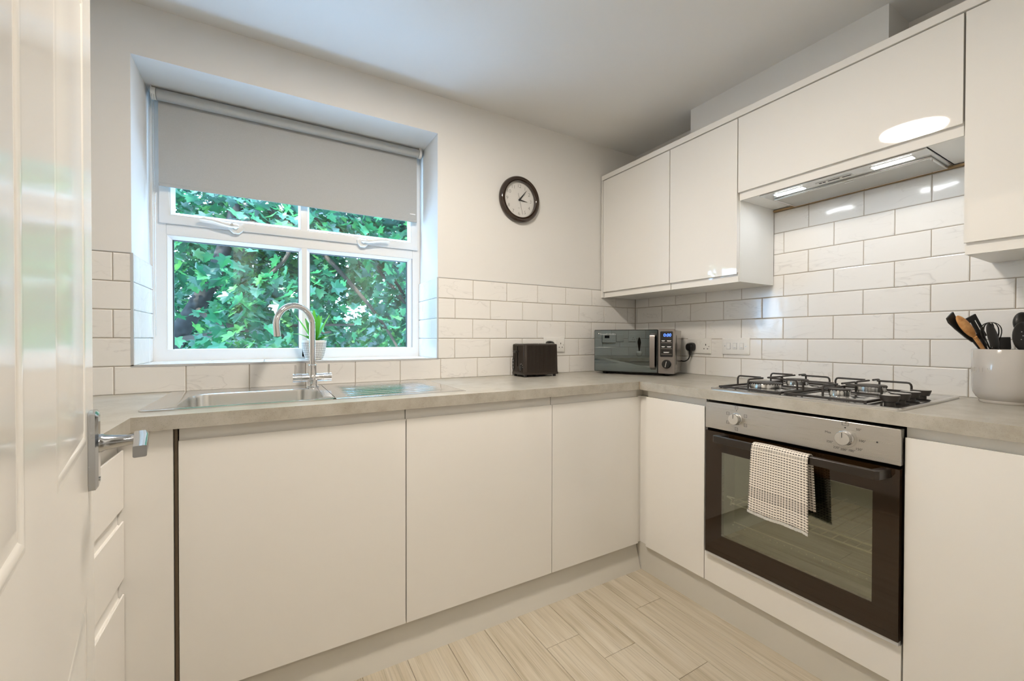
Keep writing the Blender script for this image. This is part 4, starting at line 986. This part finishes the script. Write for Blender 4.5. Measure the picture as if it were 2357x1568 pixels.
def flatblade(base, tip, outline, thick, facing, bend=0.):
    # outline = [(along 0..1, left half width, right half width)]
    base, tip = Vector(base), Vector(tip); d, s, n = frame_from(tip - base, facing); Lh = (tip - base).length
    mb = MB(); loops = []
    for t, l, r_ in outline:
        c = base + d * (t * Lh) + n * (bend * t * t)
        loops.append([c - s * l + n * thick / 2, c + s * r_ + n * thick / 2, c + s * r_ - n * thick / 2, c - s * l - n * thick / 2])
    return mb.loft(loops, True, True)
foot = (2.035, .36, .925)
ZJ0 = .93
# angled turner, far left
u = thing('turner', 'black angled turner leaning left out of the jar', 'utensil', (2.05, .32, ZJ0))
MB().tube(smoothpath([(2.062, .330, .935), (2.030, .400, 1.06), (2.010, .419, 1.098), (1.998, .427, 1.116)], 5), [.0055] * 16, 8, flat=.6).build('handle', 'utensil_black', u, smooth=True)
flatblade((2.004, .423, 1.108), (1.929, .468, 1.188), [(0, .006, .005), (.25, .010, .010), (.6, .013, .015), (.86, .014, .017), (1, .008, .022)], .006, camdir, .004).build('blade', 'utensil_black', u, bevel=.0015)
# wooden spoon
u = thing('wooden_spoon', 'wooden spoon standing between the black utensils', 'utensil', (2.05, .32, ZJ0))
MB().tube([(2.055, .355, .935), (2.010, .401, 1.08), (1.984, .416, 1.122)], [.005, .005, .006], 10).build('handle', 'spoon_wood', u, smooth=True)
d_ = Vector((1.937, .446, 1.187)) - Vector((1.988, .415, 1.119))
d, s, n = frame_from(d_, camdir); M = Matrix(((s.x, n.x, d.x, 0), (s.y, n.y, d.y, 0), (s.z, n.z, d.z, 0), (0, 0, 0, 1)))
MB().sphere((0, 0, 0), 1, 18, 12).xf(Matrix.Translation(Vector((1.961, .431, 1.155))) @ M @ Matrix.Diagonal((.016, .007, .046, 1))).build('spoon_head', 'spoon_wood', u, smooth=True)
# slotted turner
u = thing('slotted_turner', 'black slotted turner behind the wooden spoon', 'utensil', (2.05, .36, ZJ0))
flatblade((2.07, .380, .94), (2.054, .418, 1.137), [(0, .005, .005), (1, .005, .005)], .006, camdir).build('handle', 'utensil_black', u)
b0, b1 = Vector((2.060, .416, 1.118)), Vector((2.028, .437, 1.190))
d, s, n = frame_from(b1 - b0, camdir); Lb = (b1 - b0).length; mb = MB()
def qd(a0, a1, l, r_):
    c0, c1 = b0 + d * a0 * Lb, b0 + d * a1 * Lb; th = n * .002
    mb.loft([[c0 + s * l + th, c0 + s * r_ + th, c0 + s * r_ - th, c0 + s * l - th], [c1 + s * l + th, c1 + s * r_ + th, c1 + s * r_ - th, c1 + s * l - th]], True, True)
qd(0, .25, -.018, .018); qd(.78, 1.0, -.019, .019)
for l, r_ in ((-.019, -.012), (-.006, .006), (.012, .019)): qd(.25, .78, l, r_)
mb.build('slotted_blade', 'utensil_black', u)
# whisk
u = thing('balloon_whisk', 'wire balloon whisk with black handle in the jar', 'utensil', (2.0, .37, ZJ0))
wb0, wd_ = Vector((1.990, .379, 1.076)), Vector((-.06, .03, 1)).normalized()
MB().tube([(2.004, .372, .94), (1.991, .378, 1.082)], [.007, .006], 10).build('handle', 'utensil_black', u, smooth=True)
rs = Vector((R0.x, R0.y, 0)); fs_ = Vector((F0.x, F0.y, 0))
for k in range(6):
    a = PI * k / 6; sd = rs * math.cos(a) + fs_ * math.sin(a) * .8
    pts = [wb0 + wd_ * (.004 + .088 * math.sin(PI * i / 20) ** .62) + sd * (-.040 * math.cos(PI * i / 20)) * (math.sin(PI * i / 20) ** .45 if 0 < i < 20 else .1) for i in range(21)]
    MB().tube(pts, .0011, 6).build('wire', 'black_gloss', u, smooth=True)
# solid spoon in front of the whisk
u = thing('serving_spoon', 'black solid serving spoon upright in front of the whisk', 'utensil', (1.99, .36, ZJ0))
MB().tube([(2.005, .350, .935), (1.976, .366, 1.085)], [.006, .006], 10).build('handle', 'utensil_black', u, smooth=True)
d, s, n = frame_from(Vector((-.024, .014, .085)), camdir); M = Matrix(((s.x, n.x, d.x, 0), (s.y, n.y, d.y, 0), (s.z, n.z, d.z, 0), (0, 0, 0, 1)))
MB().sphere((0, 0, 0), 1, 18, 12).xf(Matrix.Translation(Vector((1.964, .373, 1.122))) @ M @ Matrix.Diagonal((.015, .007, .046, 1))).build('spoon_head', 'utensil_black', u, smooth=True)
# square spatula
u = thing('spatula', 'short black square-ended spatula in the jar', 'utensil', (2.07, .36, ZJ0))
flatblade((2.075, .355, .935), (2.069, .367, 1.085), [(0, .005, .005), (1, .005, .005)], .007, camdir).build('handle', 'utensil_black', u)
flatblade((2.069, .366, 1.070), (2.069, .368, 1.121), [(0, .012, .012), (.3, .019, .019), (1, .020, .018)], .006, camdir).build('blade', 'utensil_black', u, bevel=.0015)
# round ladle at the back right
u = thing('ladle', 'black round ladle rising highest at the right edge', 'utensil', (2.075, .33, ZJ0))
MB().tube([(2.078, .325, .935), (2.085, .330, 1.085), (2.088, .332, 1.15)], [.006, .006, .006], 10).build('handle', 'utensil_black', u, smooth=True)
d, s, n = frame_from(Vector((.012, .0, .08)), camdir); M = Matrix(((s.x, n.x, d.x, 0), (s.y, n.y, d.y, 0), (s.z, n.z, d.z, 0), (0, 0, 0, 1)))
MB().sphere((0, 0, 0), 1, 20, 14).xf(Matrix.Translation(Vector((2.089, .334, 1.168))) @ M @ Matrix.Diagonal((.026, .015, .034, 1))).build('bowl', 'utensil_black', u, smooth=True)
# perforated spoon
u = thing('slotted_spoon', 'black perforated spoon in front at the right edge', 'utensil', (2.03, .32, ZJ0))
MB().tube([(2.030, .316, .935), (2.028, .322, 1.085)], [.006, .006], 10).build('handle', 'utensil_black', u, smooth=True)
Mh = Matrix.Translation(Vector((2.028, .322, 1.123))) @ M
sh = MB().sphere((0, 0, 0), 1, 22, 14).xf(Mh @ Matrix.Diagonal((.034, .008, .046, 1))).build('spoon_head', 'utensil_black', u, smooth=True)
q = MB()
for (hx, hz_) in [(-.014, .012), (-.004, .016), (.006, .012), (.014, .016), (-.010, 0), (0, .003), (.010, 0), (-.014, -.012), (-.003, -.010), (.008, -.013), (0, -.022)]:
    yy = .0082 * math.sqrt(max(.05, 1 - (hx / .034) ** 2 - (hz_ / .046) ** 2))
    q.cyl(Mh @ Vector((hx, yy - .0004, hz_)), Mh @ Vector((hx, yy + .0004, hz_)), .0016, seg=8)
q.build('strainer_holes', 'tile_trim', sh, kind='stuff')

# ---------------------------------------------------------------- room door (open, at the left edge)
Eh = Vector((-.225, .849, 0)); bdir = Vector((.19, -.982, 0)).normalized(); nrm = Vector((.982, .19, 0)).normalized()
MD_ = Matrix(((bdir.x, nrm.x, 0, Eh.x), (bdir.y, nrm.y, 0, Eh.y), (0, 0, 1, 0), (0, 0, 0, 1)))   # local: x along door to hinge, y out of face, z up
DW, DH, DT = .765, 1.985, .038
def dpart(mb): return mb.xf(MD_)
cols = ((.100, .335), (.465, .690)); rws = ((.20, .775), (.975, 1.55), (1.66, 1.87))
door = struct(dpart(MB().box(0, DW, -DT, -.006, .008, DH)).build('door_1', 'door_paint'), 'white gloss six-panel door standing open at the left edge')
mb = MB()
zs_ = [.008] + [z for r_ in rws for z in r_] + [DH]; xs_ = [0, cols[0][0], cols[0][1], cols[1][0], cols[1][1], DW]
for i in range(len(zs_) - 1):
    for j in range(5):
        if i % 2 == 1 and j % 2 == 1: continue
        mb.box(xs_[j], xs_[j + 1], -.006, 0, zs_[i], zs_[i + 1])
bm_ = dpart(mb)
st = bm_.build('stile_and_rail_face', 'door_paint', door)
bmm = bmesh.new(); bmm.from_mesh(st.data); bmesh.ops.remove_doubles(bmm, verts=bmm.verts, dist=1e-5)
seen = {}
for f in list(bmm.faces):
    key = tuple(sorted(v.index for v in f.verts)); seen.setdefault(key, []).append(f)
bmesh.ops.delete(bmm, geom=[f for k, L_ in seen.items() if len(L_) > 1 for f in L_], context='FACES')
bmm.to_mesh(st.data); bmm.free()
for z0, z1 in rws:
    for x0, x1 in cols:
        q = MB().loft([[(x0 + i, y, z0 + i), (x1 - i, y, z0 + i), (x1 - i, y, z1 - i), (x0 + i, y, z1 - i)] for i, y in ((0, 0), (.003, .0006), (.007, .0002), (.011, -.0016), (.014, -.0015), (.022, -.0002))], False, True)
        dpart(q).build('panel', 'door_paint', door, smooth=True, angle=20)
dh = dpart(MB().loft([[(x, y, z) for x, z in rr(.034, .076, .905, 1.012, .005, 3)] for y in (.0002, .007)] + [[(x, .010, z) for x, z in rr(.038, .072, .909, 1.008, .004, 3)]], True, True)).build('door_handle', 'door_metal', door, smooth=True, angle=25, label='polished chrome lever handle on a plate')
dpart(MB().tube([(.055, .009, .966), (.055, .013, .966), (.055, .016, .966), (.055, .040, .966), (.055, .052, .967)], [.013, .013, .011, .0075, .008], 16)).build('spindle', 'door_metal', dh, smooth=True)
dpart(MB().loft([rr(.046, .050, .948, .984, .0015, 2), ] and [[(.044, y, z) for y, z in rr(.046, .060, .957, .976, .002, 3)], [(.075, y, z) for y, z in rr(.046, .062, .957, .976, .002, 3)], [(.150, y, z) for y, z in rr(.046, .060, .959, .974, .002, 3)]], True, True)).build('lever', 'door_metal', dh, smooth=True, angle=30)
dpart(MB().cyl((.062, .0095, .918), (.062, .0115, .918), .003, seg=10)).build('screw', 'door_metal', dh)

# ---------------------------------------------------------------- trees outside
LEAF2 = [(0, -.02), (.10, -.06), (.26, -.14), (.44, -.12), (.39, .02), (.33, .12), (.55, .22), (.64, .42), (.45, .41), (.31, .46), (.34, .66), (.19, .69), (.10, .88), (0, 1.0)]
half = LEAF2
out = half + [(-x, y) for x, y in half[-2:0:-1]]
leaf_v = np.array([(0, .18, .03)] + [(x, y, -.22 * abs(x) - .16 * y * y) for x, y in out]); nv = len(leaf_v)
leaf_f = np.array([(0, i, i % (nv - 1) + 1) for i in range(1, nv)])
def leaf_field(n, lo, hi, clumps, spread, size, seed):
    r_ = np.random.default_rng(seed)
    cc_ = r_.uniform(lo, hi, (clumps, 3)); idx = r_.integers(0, clumps, n)
    pos = cc_[idx] + r_.normal(0, 1, (n, 3)) * np.array(spread)
    pos = np.clip(pos, np.array(lo) + r_.uniform(0, .25, (n, 3)), np.array(hi) - r_.uniform(0, .25, (n, 3)))
    sc = size * r_.uniform(.65, 1.25, n)
    az = r_.uniform(0, 2 * PI, clumps)[idx] + r_.normal(0, .9, n); tilt = np.radians(r_.normal(48, 22, n)); rl = r_.normal(0, .45, n)
    return pos, sc, az, tilt, rl
def leaf_mats(az, tilt, rl):
    ca, sa, ct, st_, cr, sr = np.cos(az), np.sin(az), np.cos(tilt), np.sin(tilt), np.cos(rl), np.sin(rl)
    # leaf axis y points outwards and down by tilt
    y = np.stack([ca * ct, sa * ct, -st_], 1); x0 = np.stack([-sa, ca, np.zeros_like(ca)], 1); z0 = np.cross(x0, y)
    x = x0 * cr[:, None] + z0 * sr[:, None]; z = np.cross(x, y)
    return np.stack([x, y, z], 2)
def leaf_mesh(name, mat, parent, pos, sc, R_):
    n = len(pos); V = np.einsum('nij,vj->nvi', R_, leaf_v) * sc[:, None, None] + pos[:, None, :]
    Fc = (leaf_f[None] + (np.arange(n) * nv)[:, None, None]).reshape(-1, 3)
    me = bpy.data.meshes.new(name); me.vertices.add(n * nv); me.vertices.foreach_set('co', V.reshape(-1).astype(np.float32))
    me.loops.add(len(Fc) * 3); me.loops.foreach_set('vertex_index', Fc.reshape(-1).astype(np.int32))
    me.polygons.add(len(Fc)); me.polygons.foreach_set('loop_start', np.arange(0, len(Fc) * 3, 3, dtype=np.int32)); me.update(calc_edges=True); me.validate()
    me.materials.append(MAT[mat]); o = bpy.data.objects.new(name, me); C.objects.link(o); o.parent = parent; o['kind'] = 'stuff'
    o.matrix_parent_inverse = WM[parent.name].inverted()
    return o
def in_view(pos):
    d = pos - np.array([0, 0, CAMH]); fx = d @ np.array(F0); rx = d @ np.array(R0); uz = d[:, 2]
    px_ = 1178.5 + 962 * rx / fx; py_ = 779 - 962 * uz / fx
    return (px_ > 395) & (px_ < 945) & (py_ > 420) & (py_ < 830), fx
mt = thing('maple_tree', 'leafy maple tree filling the view close outside the window', 'tree', (-1.4, 5.2, -3.0))
tp_ = smoothpath([(-1.30, 4.5, -3.0), (-1.18, 4.4, -1), (-.98, 4.3, .4), (-.668, 4.22, 1.04), (-.391, 4.2, 1.61), (-.22, 4.3, 2.3), (-.15, 4.4, 3.1)], 4)
MB().tube(tp_, [.105 - .07 * i / (len(tp_) - 1) for i in range(len(tp_))], 12).build('trunk', 'bark', mt, smooth=True)
BR = [[(-.62, 4.2, 1.10), (-.35, 3.9, 1.14), (.05, 3.6, 1.20), (.6, 3.5, 1.22)], [(-.5, 4.2, 1.35), (-.3, 3.8, 1.22), (.1, 3.6, 1.13), (.42, 3.5, 1.16)], [(-.25, 4.25, 2.1), (.05, 3.9, 2.0), (.14, 3.6, 1.78), (.02, 3.5, 1.58), (-.1, 3.4, 1.48)],
      [(-.2, 4.3, 2.4), (.3, 3.8, 1.9), (.62, 3.5, 1.48), (.85, 3.4, 1.14), (1.0, 3.35, .8)], [(-.2, 4.35, 2.6), (.6, 4.0, 2.0), (1.0, 3.6, 1.45), (1.35, 3.5, .8)], [(-.3, 4.3, 2.2), (.9, 4.4, 1.9), (1.2, 4.0, 1.4), (1.45, 3.9, .7)], [(-.9, 4.3, .6), (-1.3, 3.9, 1.2), (-1.7, 3.6, 1.9)]]
for br in BR:
    p = smoothpath(br, 5); MB().tube(p, [.024 - .017 * i / (len(p) - 1) for i in range(len(p))], 8).build('branch', 'brown_branch', mt, smooth=True)
P1 = leaf_field(17000, (-2.0, 3.2, .3), (2.8, 5.5, 3.1), 120, (.30, .30, .085), .090, 5)
zz_ = P1[0][:, 2]; xt_ = (-.668 + (zz_ - 1.04) * .486) * P1[0][:, 1] / 4.2
keep = ~((np.abs(P1[0][:, 0] - xt_) < .11) & (P1[0][:, 1] < 4.25) & (zz_ < 1.52) & (rng.uniform(0, 1, len(zz_)) < .93))
P1 = tuple(a_[keep] for a_ in P1)
R1 = leaf_mats(*P1[2:])
ok, dep = in_view(P1[0])
cand = np.where(ok)[0]; cand = cand[np.argsort(dep[cand])][:290]
mask = np.ones(len(P1[0]), bool); mask[cand] = False
leaf_mesh('foliage', 'maple_leaf', mt, P1[0][mask], P1[1][mask], R1[mask])
lm = bpy.data.meshes.new('leaf'); lm.from_pydata([tuple(v) for v in leaf_v], [], [tuple(int(i) for i in f) for f in leaf_f]); lm.materials.append(MAT['maple_leaf_single'])
inv = WM[mt.name].inverted()
for i in cand:
    o = bpy.data.objects.new('leaf', lm); C.objects.link(o); o.parent = mt
    M = Matrix([list(map(float, R1[i][k] * P1[1][i])) + [float(P1[0][i][k])] for k in range(3)] + [[0, 0, 0, 1]])
    o.matrix_local = inv @ M
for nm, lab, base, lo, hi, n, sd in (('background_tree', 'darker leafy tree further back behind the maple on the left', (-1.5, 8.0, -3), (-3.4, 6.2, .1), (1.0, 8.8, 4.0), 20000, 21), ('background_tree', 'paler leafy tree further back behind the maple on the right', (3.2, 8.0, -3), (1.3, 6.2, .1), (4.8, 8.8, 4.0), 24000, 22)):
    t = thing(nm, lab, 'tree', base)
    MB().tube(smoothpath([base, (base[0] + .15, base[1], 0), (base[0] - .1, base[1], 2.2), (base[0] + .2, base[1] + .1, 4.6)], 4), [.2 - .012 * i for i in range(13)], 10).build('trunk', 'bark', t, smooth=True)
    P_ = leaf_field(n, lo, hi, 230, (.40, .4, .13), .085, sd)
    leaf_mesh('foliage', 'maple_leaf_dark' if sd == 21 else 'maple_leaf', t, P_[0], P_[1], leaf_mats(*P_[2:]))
